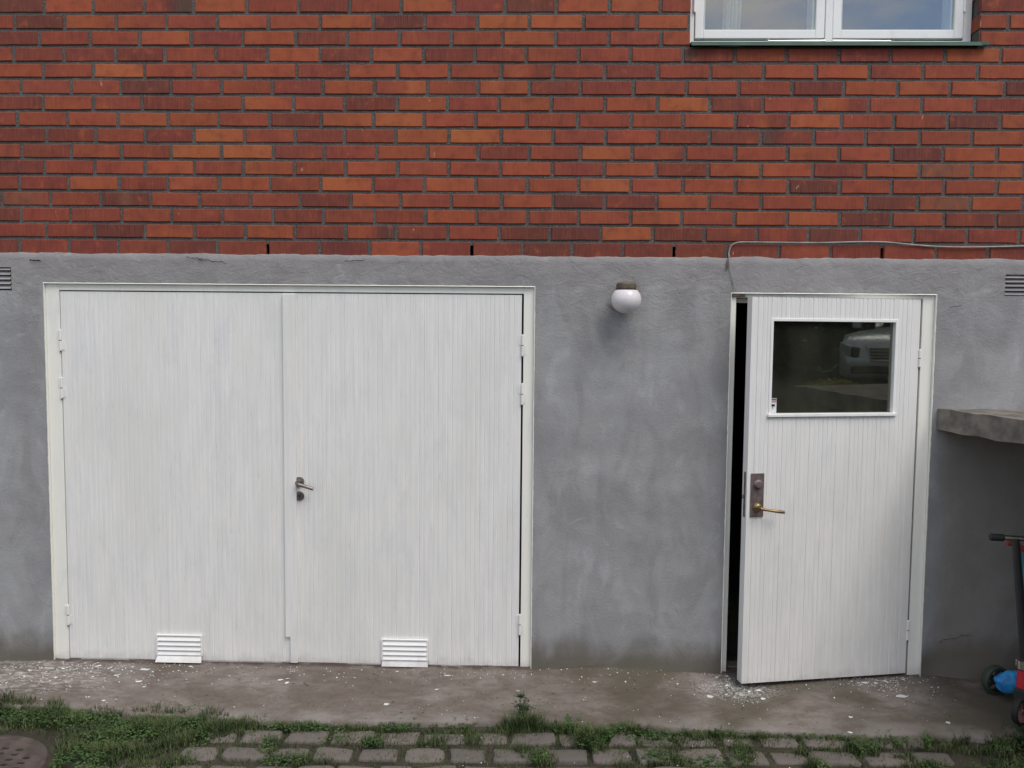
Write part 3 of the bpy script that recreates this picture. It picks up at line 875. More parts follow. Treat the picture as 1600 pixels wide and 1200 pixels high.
# mortar sheet with weep slots left open in the bottom course
mx = sorted(set([-6.4 + .0875 * i for i in range(157)] + [WX0, WX1] + [w for c in (-2.42, -1.378, -.321, .714, 1.765) for w in (c - .008, c + .008)]))
mz = sorted(set([Z0 - .03, Z0 + .060] + [Z0 + .1 + .05 * i for i in range(64)] + [WZ0, WZ1]))
V = []; F = []
for z in mz:
    for x in mx: V.append((x, .0060 + .0022 * nz(x, z, 0, 18), z))
nmx = len(mx)
for j in range(len(mz) - 1):
    for i in range(nmx - 1):
        xc, zc = (mx[i] + mx[i + 1]) / 2, (mz[j] + mz[j + 1]) / 2
        if WX0 < xc < WX1 and WZ0 < zc < WZ1: continue
        if j == 0 and mx[i + 1] - mx[i] < .017 and any(abs(xc - c) < .002 for c in (-1.378, -.321, .714, 1.765)): continue
        a = j * nmx + i; F.append((a, a + 1, a + nmx + 1, a + nmx))
i = len(V)   # returns inside the window reveal
for xx in (WX0 - .006, WX1 + .006):
    i = len(V); V += [(xx, .007, WZ0), (xx, .12, WZ0), (xx, .12, WZ1), (xx, .007, WZ1)]; F.append((i, i + 1, i + 2, i + 3))
i = len(V); V += [(WX0, .007, WZ0 - .006), (WX1, .007, WZ0 - .006), (WX1, .12, WZ0 - .006), (WX0, .12, WZ0 - .006)]; F.append((i, i + 1, i + 2, i + 3))
mor = pyme('mortar', V, F, M_MORTAR, wall)

# rendered plinth ------------------------------------------------------
def near_open(x, z):
    d = 1.0
    for (a, b_, t) in ((GX0, GX1, GZ), (SX0, SX1, SZ)):
        dx = max(a - x, 0, x - b_); dz = max(0, z - t)
        d = min(d, math.hypot(dx, dz))
    return d
px_ = sorted(set([round(-3.2 + .02 * i, 4) for i in range(291)] + [-6, -5.5, -5, -4.5, -4, -3.6, 2.7, 3, 3.5, 4, 4.5, 5, 5.5, 6, 6.5, 7] + [GX0, GX1, SX0, SX1]))
pz_ = sorted(set([-.12, -.06] + [round(.02 * i, 4) for i in range(109)] + [GZ, SZ]))
VENTS = [(-2.86, -2.725, 1.985, 2.105), (2.378, 2.505, 1.995, 2.10)]
V = []; F = []
npx = len(px_)
def top_edge(x):
    return Z0 + .002 + .008 * fbm(x * 5, 0, 1.0, 3) + .004 * nz(x, 0, 3, 28)
for j, z in enumerate(pz_):
    for i, x in enumerate(px_):
        if z > 2.14: zz = z + (top_edge(x) - 2.16) * (z - 2.14) / .02 if z <= 2.1601 else top_edge(x)
        else: zz = z
        k = min(1.0, near_open(x, z) / .06)
        y = PF + k * (.0035 * fbm(x * 1.6, z * 1.6, 0, 2) + .0022 * fbm(x * 7, z * 9, 3, 4))
        rough = 1.3 * ss(1.9, 2.06, z) + .5 * ss(1.2, 1.9, x * 0 + (1.3 if (x > 2.04 and 1.25 < z < 1.5) else 0))
        y -= k * rough * (.0045 * abs(fbm(x * 9 + z * 3, z * 26, 8, 4)) + .002 * fbm(x * 30, z * 60, 5, 2))
        if z < .12: y -= (.12 - z) * .10 * ss(.0, .25, near_open(x, 1))
        V.append((x, y, zz))
for j in range(len(pz_) - 1):
    for i in range(npx - 1):
        xc, zc = (px_[i] + px_[i + 1]) / 2, (pz_[j] + pz_[j + 1]) / 2
        if GX0 < xc < GX1 and zc < GZ: continue
        if SX0 < xc < SX1 and zc < SZ: continue
        if any(a < xc < b_ and c < zc < d for a, b_, c, d in VENTS): continue
        a = j * npx + i; F.append((a, a + 1, a + npx + 1, a + npx))
top0 = (len(pz_) - 1) * npx
k0 = len(V)
for i, x in enumerate(px_):
    v = V[top0 + i]; V.append((x, v[1] + .003, v[2] + .0035)); V.append((x, .012, v[2] + .005))
for i in range(npx - 1):
    F.append((top0 + i, top0 + i + 1, k0 + 2 * i + 2, k0 + 2 * i)); F.append((k0 + 2 * i, k0 + 2 * i + 2, k0 + 2 * i + 3, k0 + 2 * i + 1))
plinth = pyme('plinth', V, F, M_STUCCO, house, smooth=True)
plinth['label'] = 'smooth grey cement render, stained brown along the ground'

# cracks: narrow sunk-looking splits of the render, raised lips left out
def crack(pts, w):
    Vc, Fc = [], []
    for i, (x, z) in enumerate(pts):
        ww = w * (.35 + abs(math.sin(i * 1.7))) * (1 if 0 < i < len(pts) - 1 else .1)
        Vc += [(x, PF - .0085, z - ww / 2), (x, PF - .0085, z + ww / 2)]
        if i: k = 2 * i; Fc.append((k - 2, k, k + 1, k - 1))
    pyme('crack', Vc, Fc, M_DARK, plinth)
def walk(x0, z0, x1, z1, n_, amp, w, sd):
    crack([(x0 + (x1 - x0) * i / n_ + amp * .4 * nz(i * .9, sd, 2), z0 + (z1 - z0) * i / n_ + amp * nz(i * .7, sd)) for i in range(n_ + 1)], w)
walk(-2.62, 2.137, -2.555, 2.133, 8, .006, .006, 3)
walk(-1.80, 2.155, -1.70, 2.150, 8, .01, .003, 13)
walk(2.12, .20, 2.30, .245, 12, .02, .0022, 31)
walk(-1.74, 2.150, -1.58, 2.128, 10, .012, .0026, 41)
walk(-.98, 2.142, -.86, 2.150, 8, .008, .0028, 47)
walk(2.10, 1.935, 2.17, 1.940, 6, .006, .0020, 53)

# louvred vents in the render
for vi, (a, b_, c, d) in enumerate(VENTS):
    vt = MB()
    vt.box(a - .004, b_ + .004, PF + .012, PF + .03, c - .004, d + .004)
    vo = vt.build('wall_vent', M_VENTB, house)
    vo['label'] = ('grey louvred vent cut by the left edge', 'grey louvred vent cut by the right edge')[vi]
    nb = 5
    for k in range(nb):
        z = c + (d - c) * (k + .5) / nb
        sl = MB()
        hh = (d - c) / nb * .42
        sl.poly([(a, PF + .012, z - hh), (b_, PF + .012, z - hh), (b_, PF - .004, z - hh * .8), (a, PF - .004, z - hh * .8)])
        sl.poly([(a, PF - .004, z - hh * .8), (b_, PF - .004, z - hh * .8), (b_, PF + .012, z + hh), (a, PF + .012, z + hh)])
        sl.build('slat', M_STUCCO, vo)

# inner masonry and rooms (behind every gap and pane)
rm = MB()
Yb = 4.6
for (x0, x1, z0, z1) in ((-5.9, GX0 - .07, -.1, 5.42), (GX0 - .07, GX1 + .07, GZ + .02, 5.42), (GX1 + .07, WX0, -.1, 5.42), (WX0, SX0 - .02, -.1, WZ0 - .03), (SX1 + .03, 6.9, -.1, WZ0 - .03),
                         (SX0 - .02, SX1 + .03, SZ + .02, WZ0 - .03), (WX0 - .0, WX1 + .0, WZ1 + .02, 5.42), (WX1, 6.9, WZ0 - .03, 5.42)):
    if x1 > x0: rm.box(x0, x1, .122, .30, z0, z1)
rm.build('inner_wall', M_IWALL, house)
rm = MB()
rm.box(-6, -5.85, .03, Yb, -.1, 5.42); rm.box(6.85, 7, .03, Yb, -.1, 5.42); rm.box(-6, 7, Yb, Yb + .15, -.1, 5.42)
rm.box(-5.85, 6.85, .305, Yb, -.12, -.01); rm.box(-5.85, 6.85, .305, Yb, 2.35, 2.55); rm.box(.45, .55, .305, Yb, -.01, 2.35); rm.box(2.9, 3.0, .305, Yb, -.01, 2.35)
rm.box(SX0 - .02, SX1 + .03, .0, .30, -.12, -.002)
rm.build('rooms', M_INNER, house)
rf = MB()
rf.box(-6.4, 7.4, -.32, 5.1, 5.40, 5.55, .01)
rf.poly([(-6.5, -.40, 5.56), (7.5, -.40, 5.56), (7.5, 2.4, 7.0), (-6.5, 2.4, 7.0)]); rf.poly([(-6.5, 5.2, 5.56), (7.5, 5.2, 5.56), (7.5, 2.4, 7.0), (-6.5, 2.4, 7.0)])
rf.build('roof', M_ROOF, house)

# ---- painted reveals + frames
def frame_set(name, X0, X1, ZT, jl, jr, jt, yf, label, seed, depth=.07):
    """jamb widths jl/jr, head jt, frame face at yf; the reveal paint laps raggedly onto the render"""
    f = MB()
    f.box(X0 + .001, X0 + jl, yf, yf + depth, -.01, ZT - .001, .0015)
    f.box(X1 - jr, X1 - .001, yf, yf + depth, -.01, ZT - .001, .0015)
    f.box(X0 + jl, X1 - jr, yf + .0005, yf + depth, ZT - jt, ZT - .001, .0015)
    fo = f.build(name, M_FRAME, house)
    fo['label'] = label
    V = []; F = []
    path = [(X0, -.02)] + [(X0, .02 * i) for i in range(int(ZT / .02))] + [(X0, ZT)] + [(X0 + (X1 - X0) * i / 120, ZT) for i in range(1, 120)] + [(X1, ZT)] + [(X1, ZT - .02 * i) for i in range(1, int(ZT / .02))] + [(X1, -.02)]
    for i, (x, z) in enumerate(path):
        w = .0028 + .0030 * abs(nz(i * .37, seed, 0, 1)) + .002 * abs(nz(i * 1.7, seed, 5, 1))
        ox = -w if x <= X0 + 1e-6 else (w if x >= X1 - 1e-6 else 0); oz = w if z >= ZT - 1e-6 else 0
        y0 = PF - .0015
        V += [(x + ox, y0, z + oz), (x + ox * .1 + (.0006 if ox < 0 else -.0006 if ox > 0 else 0), PF - .0035, z + oz * .1 - (.0006 if oz else 0)), (x + (.0006 if ox < 0 else -.0006 if ox > 0 else 0), yf + .01, z - (.0006 if oz else 0))]
        if i:
            k = 3 * i; F += [(k - 3, k, k + 1, k - 2), (k - 2, k + 1, k + 2, k - 1)]
    pyme('painted_reveal', V, F, M_FRAME, fo)
    return fo
gfo = frame_set('door_frame', GX0, GX1, GZ, .072, .055, .035, .003, 'cream painted frame round the double garage door', 2)
sfo = frame_set('door_frame', SX0, SX1, SZ, .028, .060, .021, .003, 'cream painted frame round the open side door', 7)
# stop bead behind the open side door and its threshold
st = MB(); st.box(SX0 + .0285, SX0 + .040, .070, .108, 0, SZ - .03); st.box(SX0 + .040, SX1 - .06, .0705, .108, SZ - .045, SZ - .0245)
st.build('door_stop', M_FRAME, sfo)
th = MB(); th.box(SX0 + .045, SX1 - .06, .05, .12, -.005, .022, .003); th.build('threshold', M_CONC_S, sfo)
mt_ = MB(); mt_.box(SX0 + .004, SX0 + .072, -.010, .0025, SZ - .016, SZ - .006, .001); mt_.build('alarm_contact', M_RUST, sfo)

def grooved(x0, x1, z0, z1, y, pitch=.0245, gw=.0065, gd=.0022, hole=None, seed=1, flat=(0, 0)):
    """face of beaded boards; flat = plain margins left/right"""
    rr = random.Random(seed); prof = [(x0, 0.0)]
    x = x0 + flat[0] + pitch * .5; k = 0
    while x < x1 - flat[1] - gw:
        w = gw * rr.uniform(.8, 1.2); d = gd * (1.35 if k % 3 == 0 else rr.uniform(.6, 1.0))
        prof += [(x - w / 2, 0.0), (x - w * .2, d * .8), (x, d), (x + w * .2, d * .8), (x + w / 2, 0.0)]
        x += pitch * rr.uniform(.96, 1.04); k += 1
    prof.append((x1, 0.0))
    if hole:
        for hx in hole[:2]:
            prof.append((hx, 0.0))
        prof.sort()
        prof = [(a, 0.0 if min(abs(a - hole[0]), abs(a - hole[1])) < .003 else d) for a, d in prof]
    V = []; F = []
    for (a, d) in prof:
        zs = [z0, z1] if not hole else [z0, hole[2], hole[3], z1]
        for z in zs: V.append((a, y + d, z))
    m_ = 2 if not hole else 4
    for i in range(len(prof) - 1):
        xc = (prof[i][0] + prof[i + 1][0]) / 2
        for j in range(m_ - 1):
            if hole and j == 1 and hole[0] < xc < hole[1]: continue
            a = i * m_ + j; F.append((a, a + m_, a + m_ + 1, a + 1))
    return V, F

def hinge(parent, x, y, zc, hgt=.106, r=.0062, label=None, rust=True):
    h = MB()
    h.lathe([(.002, -hgt / 2 - .004), (r * .7, -hgt / 2 - .002), (r, -hgt / 2), (r, -.0022)], 12, Matrix.Translation((x, y, zc)))
    h.lathe([(r, .0022), (r, hgt / 2), (r * .7, hgt / 2 + .003), (.002, hgt / 2 + .005)], 12, Matrix.Translation((x, y, zc)))
    h.box(x + .002, x + .020, y + .003, y + .009, zc - hgt / 2 + .004, zc - .003); h.box(x - .020, x - .002, y + .003, y + .009, zc + .003, zc + hgt / 2 - .004)
    ho = h.build('hinge', M_DOOR, parent)
    g = MB(); g.lathe([(r * .96, -.0022), (r * .96, .0022)], 12, Matrix.Translation((x, y, zc)))
    g.lathe([(.001, -hgt / 2 - .010), (r * .55, -hgt / 2 - .007), (r * .55, -hgt / 2 - .003)], 10, Matrix.Translation((x, y, zc)))
    # the rusty ring is joined to the hinge mesh as a second material
    me2 = bpy.data.meshes.new('t'); g.bm.to_mesh(me2); g.bm.free()
    bmx = bmesh.new(); bmx.from_mesh(ho.data); nf = len(bmx.faces); bmx.from_mesh(me2)
    for i, f in enumerate(bmx.faces):
        if i >= nf: f.material_index = 1
    bmx.to_mesh(ho.data); bmx.free(); ho.data.materials.append(M_RUST)
    return ho

# ---- garage door leaves
LY = .004
def garage_leaf(x0, x1, seed, label, flat):
    V, F = grooved(x0, x1, .016, 1.9775, LY, seed=seed, flat=flat)
    o = pyme('garage_door_leaf', V, F, M_DOOR, house)
    o['label'] = label
    b_ = MB(); b_.box(x0 + .001, x1 - .001, LY + .004, LY + .045, .011, 1.979)
    me2 = bpy.data.meshes.new('t'); b_.bm.to_mesh(me2); b_.bm.free()
    bmx = bmesh.new(); bmx.from_mesh(o.data); bmx.from_mesh(me2)
    # rim closing face to core
    for (a, c, d, e) in (((x0, .010), (x0, 1.98), (x0, 1.98), (x0, .010)), ((x1, .010), (x1, 1.98), (x1, 1.98), (x1, .010)), ((x0, 1.98), (x1, 1.98), (x1, 1.98), (x0, 1.98)), ((x0, .010), (x1, .010), (x1, .010), (x0, .010))):
        vs = [bmx.verts.new((a[0], LY, a[1])), bmx.verts.new((c[0], LY, c[1])), bmx.verts.new((d[0], LY + .045, d[1])), bmx.verts.new((e[0], LY + .045, e[1]))]
        bmx.faces.new(vs)
    bmx.to_mesh(o.data); bmx.free()
    return o
gl = garage_leaf(-2.4735, -1.2715, 4, 'left leaf of the white garage door', (.012, .02))
gr = garage_leaf(-1.2685, -.0610, 9, 'right leaf of the white garage door, with the handle', (.03, .012))
# cover strip over the meeting edge, notched at the foot
cv = MB(); cv.box(-1.300, -1.236, LY - .018, LY - .0005, .157, 1.974, .002); cv.box(-1.275, -1.236, LY - .0175, LY - .0005, .016, .1568, .002)
cv.build('cover_strip', M_DOOR, gr)
for zc in (1.722, 1.472, .252): hinge(gl, -2.4765, LY - .006, zc)
for zc in (1.718, 1.466, .244): hinge(gr, -.0555, LY - .006, zc)
def vent(parent, x0, x1, z0, z1, kick):
    bx_ = MB(); bx_.box(x0, x1, LY - .002, LY - .0003, z0 + .02, z1)
    vo = bx_.build('vent', M_WINF, parent)
    rimm = MB()
    rimm.box(x0 - .003, x0 + .005, LY - .013, LY - .0025, z0 + .03, z1, .001); rimm.box(x1 - .005, x1 + .003, LY - .013, LY - .0025, z0 + .03, z1, .001)
    rimm.box(x0 - .003, x1 + .003, LY - .0135, LY - .0025, z1, z1 + .006, .001)
    rimm.build('rim', M_WINF, vo)
    n_ = 4
    for k in range(n_):
        zt = z1 - .004 - (z1 - z0 - .035) * k / n_; zb = zt - (z1 - z0 - .035) / n_ + .005
        sl = MB()
        sl.box(x0 + .0055, x1 - .0055, 0, .0016, 0, math.hypot(zt - zb, .012), 0, 1,
               Matrix.Translation((0, LY - .016, zb)) @ Matrix.Rotation(-math.atan2(.012, zt - zb), 4, 'X'))
        sl.build('slat', M_WINF, vo)
    fl = MB()   # bottom flap kicks outwards
    zt = z0 + .036
    a, b_, c, d = (x0 + .003, LY - .006, zt), (x1 - .003, LY - .006, zt), (x1 + .004 * kick, LY - .006 - .024 * kick, z0), (x0 - .004 * kick, LY - .006 - .024 * kick, z0)
    fl.poly([a, b_, c, d]); fl.poly([(q[0], q[1] + .0016, q[2]) for q in (a, b_, c, d)])
    fl.build('flap', M_WINF, vo)
vent(gl, -1.995, -1.754, .012, .150, 1.0)
vent(gr, -.786, -.543, .008, .148, .5)
# handle and key rose
hd = MB(); Mx = Matrix.Translation((-1.223, LY, .991)) @ Matrix.Rotation(R(90), 4, 'X')
hd.lathe([(.0255, -.001), (.0265, .006), (.0245, .010), (.012, .0105), (.0105, .018), (.0105, .048)], 24, Mx)
hd.ring([(-1.223, LY - .046, .989), (-1.212, LY - .052, .985), (-1.187, LY - .053, .978), (-1.137, LY - .053, .963)], [.0088, .0090, .0092, .0094], 14)
hd.build('handle', M_STEEL, gr, smooth=False)
ky = MB(); Mk = Matrix.Translation((-1.223, LY, .915)) @ Matrix.Rotation(R(90), 4, 'X')
ky.lathe([(.0245, -.001), (.0255, .004), (.0235, .007), (.002, .0072)], 24, Mk)
kyo = ky.build('key_rose', M_STEEL, gr)
k2 = MB(); k2.lathe([(.0042, .0074), (.0042, .0078)], 12, Matrix.Translation((-1.223, LY, .919)) @ Matrix.Rotation(R(90), 4, 'X')); k2.box(-1.2252, -1.2208, LY - .0079, LY - .0074, .905, .919)
k2.build('keyhole', M_DARK, kyo)

# ---- side door leaf (open about 12.5 degrees); local x runs from the hinge to the free edge
HX, HY = 1.970, .003
PHI = math.atan2(-(-.168 - HY), -(1.073 - HX))      # opening angle
LW = math.hypot(1.073 - HX, -.168 - HY)
sd = empty('side_door', (HX, HY, 0), (0, 0, PHI))   # local -x points to the free edge
sd.parent = house
sd['label'] = 'white beaded side door standing ajar, glazed at the top'
ZB, ZT_ = .020, 1.972
def lx(wx): return wx            # local x in [-LW, 0]
hole = (-.806, -.128, 1.390, 1.862)
V, F = grooved(-LW, 0, ZB, ZT_, 0.0, pitch=.0245, gw=.0075, gd=.0026, hole=hole, seed=21, flat=(.02, .03))
leaf = pyme('leaf', V, F, M_DOOR, sd)
TH = .052
bmx = bmesh.new(); bmx.from_mesh(leaf.data)
def quad(*p): bmx.faces.new([bmx.verts.new(q) for q in p])
quad((-LW, 0, ZB), (-LW, 0, ZT_), (-LW, TH, ZT_), (-LW, TH, ZB))
quad((0, 0, ZB), (0, 0, ZT_), (0, TH, ZT_), (0, TH, ZB))
quad((-LW, 0, ZT_), (0, 0, ZT_), (0, TH, ZT_), (-LW, TH, ZT_))
quad((-LW, 0, ZB), (0, 0, ZB), (0, TH, ZB), (-LW, TH, ZB))
h0, h1, h2, h3 = hole
quad((h0, 0, h2), (h0, 0, h3), (h0, TH, h3), (h0, TH, h2)); quad((h1, 0, h2), (h1, 0, h3), (h1, TH, h3), (h1, TH, h2))
quad((h0, 0, h3), (h1, 0, h3), (h1, TH, h3), (h0, TH, h3)); quad((h0, 0, h2), (h1, 0, h2), (h1, TH, h2), (h0, TH, h2))
for (a, b_, c, d) in ((-LW, h0, ZB, ZT_), (h1, 0, ZB, ZT_), (h0, h1, ZB, h2), (h0, h1, h3, ZT_)):
    quad((a, TH, c), (b_, TH, c), (b_, TH, d), (a, TH, d))
bmx.to_mesh(leaf.data); bmx.free()
tr = MB()
tr.box(h0 - .006, h0 + .008, -.004, .030, h2, h3 + .006, .001); tr.box(h1 - .008, h1 + .006, -.004, .030, h2, h3 + .006, .001)
tr.box(h0 + .008, h1 - .008, -.0038, .030, h3 - .008, h3 + .006, .001)
tr.box(h0 - .012, h1 + .010, -.013, .030, h2 - .012, h2 + .004, .002)
tr.build('glazing_bead', M_WINF, sd)
gp = MB(); gp.box(h0 + .006, h1 - .006, .020, .024, h2 + .002, h3 - .004)
pane = gp.build('pane', M_GLASSD, sd)
stk = MB(); stk.box(h0 + .009, h0 + .046, .0185, .0198, h2 + .006, h2 + .080); stk_o = stk.build('sticker', M_STICK, sd)
stk_o['label'] = 'small white warning sticker with a red bar in the lower corner of the pane'
def onstk(name, x0, x1, z0, z1, mt):
    MB().box(h0 + .009 + x0, h0 + .009 + x1, .0178, .0184, h2 + .006 + z0, h2 + .006 + z1).bm.free() if False else None
    q = MB(); q.box(h0 + .009 + x0, h0 + .009 + x1, .0176, .0184, h2 + .006 + z0, h2 + .006 + z1); return q
s1 = MB()
s0 = MB(); s0.box(h0 + .011, h0 + .044, .0176, .0184, h2 + .0720, h2 + .0775); s0.build('printed_header', M_SBLK, sd)
for (a, b_, c, d) in ((.007, .028, .033, .043), (.004, .010, .031, .037), (.016, .019, .020, .0335)):
    s1.box(h0 + .009 + a, h0 + .009 + b_, .0176, .0184, h2 + .006 + c, h2 + .006 + d)
q_o = s1.build('printed_camera', M_SBLK, sd)
s2 = MB(); s2.box(h0 + .011, h0 + .044, .0176, .0184, h2 + .060, h2 + .0685); s2.build('printed_bar', M_SRED, sd)
# lettering on the red bar is only legible as a pale line of capitals
s3 = MB()
for k in range(7): s3.box(h0 + .0135 + k * .0042, h0 + .0135 + k * .0042 + .0026, .0172, .0175, h2 + .0622, h2 + .0663)
s3.build('printed_line', M_STICK, sd)
hinge(sd, .004, -.002, 1.672, .085); hinge(sd, .004, -.002, .250, .10)
# lock plate, cylinder, lever
lk = MB(); lk.box(-LW + .018, -LW + .088, -.006, -.0005, .876, 1.096, .002, 2)
lko = lk.build('lock_plate', M_PLATE, sd)
cy_ = MB(); cy_.lathe([(.021, .0), (.0225, .006), (.019, .011), (.0165, .012), (.0150, .019), (.002, .0192)], 24, Matrix.Translation((-LW + .055, -.006, 1.042)) @ Matrix.Rotation(R(90), 4, 'X'))
cy_.box(-LW + .0535, -LW + .0565, -.0262, -.0245, 1.035, 1.049)
cy_.build('lock_cylinder', M_PLATE, sd)
lv = MB(); lv.lathe([(.0225, 0), (.0235, .004), (.018, .012), (.011, .016), (.0095, .040)], 22, Matrix.Translation((-LW + .055, -.006, .926)) @ Matrix.Rotation(R(90), 4, 'X'))
lv.ring([(-LW + .055, -.044, .926), (-LW + .066, -.052, .924), (-LW + .090, -.054, .919), (-LW + .150, -.055, .911), (-LW + .176, -.055, .907)], [.0085, .0078, .0062, .0088, .0076], 12)
lv.build('handle', M_BRASS, sd)
ep = MB(); ep.box(-LW - .002, -LW + .0005, .014, .034, .872, 1.100, .0005); ep.box(-LW - .010, -LW - .002, .018, .030, .965, .985, .001); ep.box(-LW - .0028, -LW - .002, .019, .029, 1.01, 1.045)
ep.build('edge_plate', M_STEEL, sd)

# ---- window
wn_ = MB(); YW = .080
fx0, fx1, fz0, fz1 = WX0 + .004, WX1 - .001, 3.264, WZ1 - .004
wn_.box(fx0, fx0 + .030, YW, YW + .09, fz0, fz1, .002); wn_.box(fx1 - .040, fx1, YW, YW + .09, fz0, fz1, .002)
wn_.box(fx0 + .030, fx1 - .040, YW + .0005, YW + .09, fz0, fz0 + .016, .002); wn_.box(fx0 + .030, fx1 - .040, YW + .0005, YW + .09, fz1 - .04, fz1, .002)
wn_.box(1.463, 1.499, YW - .010, YW + .09, fz0 - .004, fz1 - .04, .002)
win = wn_.build('window', M_WINF, house)
win['label'] = 'white two-sash window with green metal sill'
for si, (a, b_) in enumerate(((fx0 + .033, 1.4615), (1.5015, fx1 - .043))):
    s = MB(); z0, z1 = fz0 + .026, fz1 - .045
    lft, rgt, bot = (.042, .046, .044)
    y0 = YW - .006
    s.box(a, a + lft, y0, y0 + .05, z0, z1, .003); s.box(b_ - rgt, b_, y0, y0 + .05, z0, z1, .003)
    s.box(a + lft, b_ - rgt, y0 + .0004, y0 + .05, z0, z0 + bot, .003); s.box(a + lft, b_ - rgt, y0 + .0004, y0 + .05, z1 - .05, z1, .003)
    # inner rebate step and inner sash
    s.box(a + lft, a + lft + .012, y0 + .020, y0 + .11, z0 + bot, z1 - .05); s.box(b_ - rgt - .012, b_ - rgt, y0 + .020, y0 + .11, z0 + bot, z1 - .05)
    s.build('sash', M_WINF, win)
    g = MB(); g.box(a + lft + .0005, b_ - rgt - .0005, y0 + .014, y0 + .018, z0 + bot + .0005, z1 - .0505)
    g.build('pane', M_GLASSW, win)
for (a, b_, c) in ((1.178, 1.463, 0), (1.499, 1.792, 1)):
    h = MB(); zz = 3.2755
    h.ring([(a if not c else b_, YW - .012, zz), (b_ if not c else a, YW - .014, zz + .002)], .0026, 8)
    ex = a if not c else b_
    h.ring([(ex + .009 * math.cos(t), YW - .013, zz + .009 * math.sin(t)) for t in [2 * math.pi * k / 14 for k in range(14)]], .0022, 8, closed=True)
    h.build('window_hook', M_CHROME, win)
for hx, hz in ((fx0 + .028, 3.46), (fx1 - .042, 3.46), (fx0 + .028, 4.2), (fx1 - .042, 4.2)):
    h = MB(); h.ring([(hx, YW - .008, hz - .04), (hx, YW - .008, hz + .04)], .006, 10); h.build('hinge', M_WINF, win)
sl = MB()
prof = [(.085, 3.262), (-.028, 3.240), (-.030, 3.222), (-.022, 3.221), (-.0215, 3.232), (.085, 3.252)]
for k in range(len(prof)):
    (ya, za), (yb, zb) = prof[k], prof[(k + 1) % len(prof)]
    sl.poly([(WX0 + .004, ya, za), (WX1 + .004, ya, za), (WX1 + .004, yb, zb), (WX0 + .004, yb, zb)])
# the sheet runs a little past the right reveal in front of the bricks
sl.box(WX1 - .002, WX1 + .035, -.030, -.0035, 3.224, 3.242, .001)
sl.poly([(WX0 + .004, y, z) for y, z in prof]); sl.build('window_sill', M_GREEN, win)
# curtains behind the left pane and the dim room beyond
cu = MB()
for (c0, c1) in ((1.03, 1.13),):
    n_ = 26; pr = None
    V = []; F = []
    for k in range(n_ + 1):
        x = c0 + (c1 - c0) * k / n_; y = .36 + .018 * math.sin(k * 1.3) + .006 * math.sin(k * 2.9)
        V += [(x - .03, y, 3.20), (x, y, 4.3)]
        if k: q = 2 * k; F.append((q - 2, q, q + 1, q - 1))
    pyme('curtain', V, F, M_CURT, win, smooth=True)

# ------------------------------------------------------------------ wall lamp
lamp = empty('wall_lamp', (.463, PF, 1.956))
tag(lamp, 'globe wall lamp of white opal glass on a brown socket between the two doors', 'wall lamp')
b_ = MB()
yl = -.088
b_.lathe([(.0500, .000), (.0505, .006), (.0500, .024), (.046, .030), (.030, .034), (.001, .035)], 32, Matrix.Translation((0, yl, .052)))
b_.box(-.036, .036, yl, .004, .054, .080, .008, 3)
b_.lathe([(.046, 0), (.045, .010), (.036, .014)], 28, Matrix.Translation((0, .004, .048)) @ Matrix.Rotation(R(90), 4, 'X'))
b_.build('socket', M_BASEL, lamp, smooth=False)
gk = MB(); gk.lathe([(.0512, .046), (.0512, .0525)], 32, Matrix.Translation((0, yl, 0))); gk.build('gasket', M_RUBBER, lamp)
g = MB(); pr = []
for k in range(0, 25):
    a = -90 + k * (180 - 47) / 24
    pr.append((max(.001, .0755 * math.cos(R(a))), .0695 * math.sin(R(a)) - .001))
g.lathe(pr, 40, Matrix.Translation((0, yl, 0)), cap=False)
g.build('globe', M_GLOBE, lamp, smooth=True)

# ------------------------------------------------------------------ cable
def wpt(X, Z, y=-.006): return (X, y, Z)
cab = MB()
pts = [(2.9, 2.250), (2.474, 2.243), (2.20, 2.236), (2.035, 2.238), (1.905, 2.247), (1.78, 2.258), (1.655, 2.259), (1.45, 2.254), (1.20, 2.254), (1.06, 2.254), (1.022, 2.249), (1.000, 2.234), (.990, 2.205), (.988, 2.16), (.996, 2.12), (1.008, 2.07), (1.022, 2.022), (1.026, 2.005)]
sm = []
for i in range(len(pts) - 1):
    p0, p1, p2, p3 = pts[max(0, i - 1)], pts[i], pts[i + 1], pts[min(len(pts) - 1, i + 2)]
    for k in range(6):
        t = k / 6
        sm.append(tuple(.5 * ((2 * p1[q]) + (-p0[q] + p2[q]) * t + (2 * p0[q] - 5 * p1[q] + 4 * p2[q] - p3[q]) * t * t + (-p0[q] + 3 * p1[q] - 3 * p2[q] + p3[q]) * t ** 3) for q in (0, 1)))
sm.append(pts[-1])
rads = []
for (x, z) in sm: rads.append(.0036 if z > 2.15 else max(.0022, .0036 - (2.15 - z) * .03))
cab.ring([(x, -.008 if z > 2.19 else -.0215, z) for x, z in sm], rads, 8)
co = cab.build('cable', M_CABLE, smooth=True)
tag(co, 'thin grey cable running along the lowest bricks and down to the side door corner', 'cable')
ce = MB(); ce.ring([(.985, -.020, 2.165), (.981, -.020, 2.150), (.9805, -.020, 2.118)], [.004, .006, .004], 8)
ce.build('cable_end', M_PLATE, co)

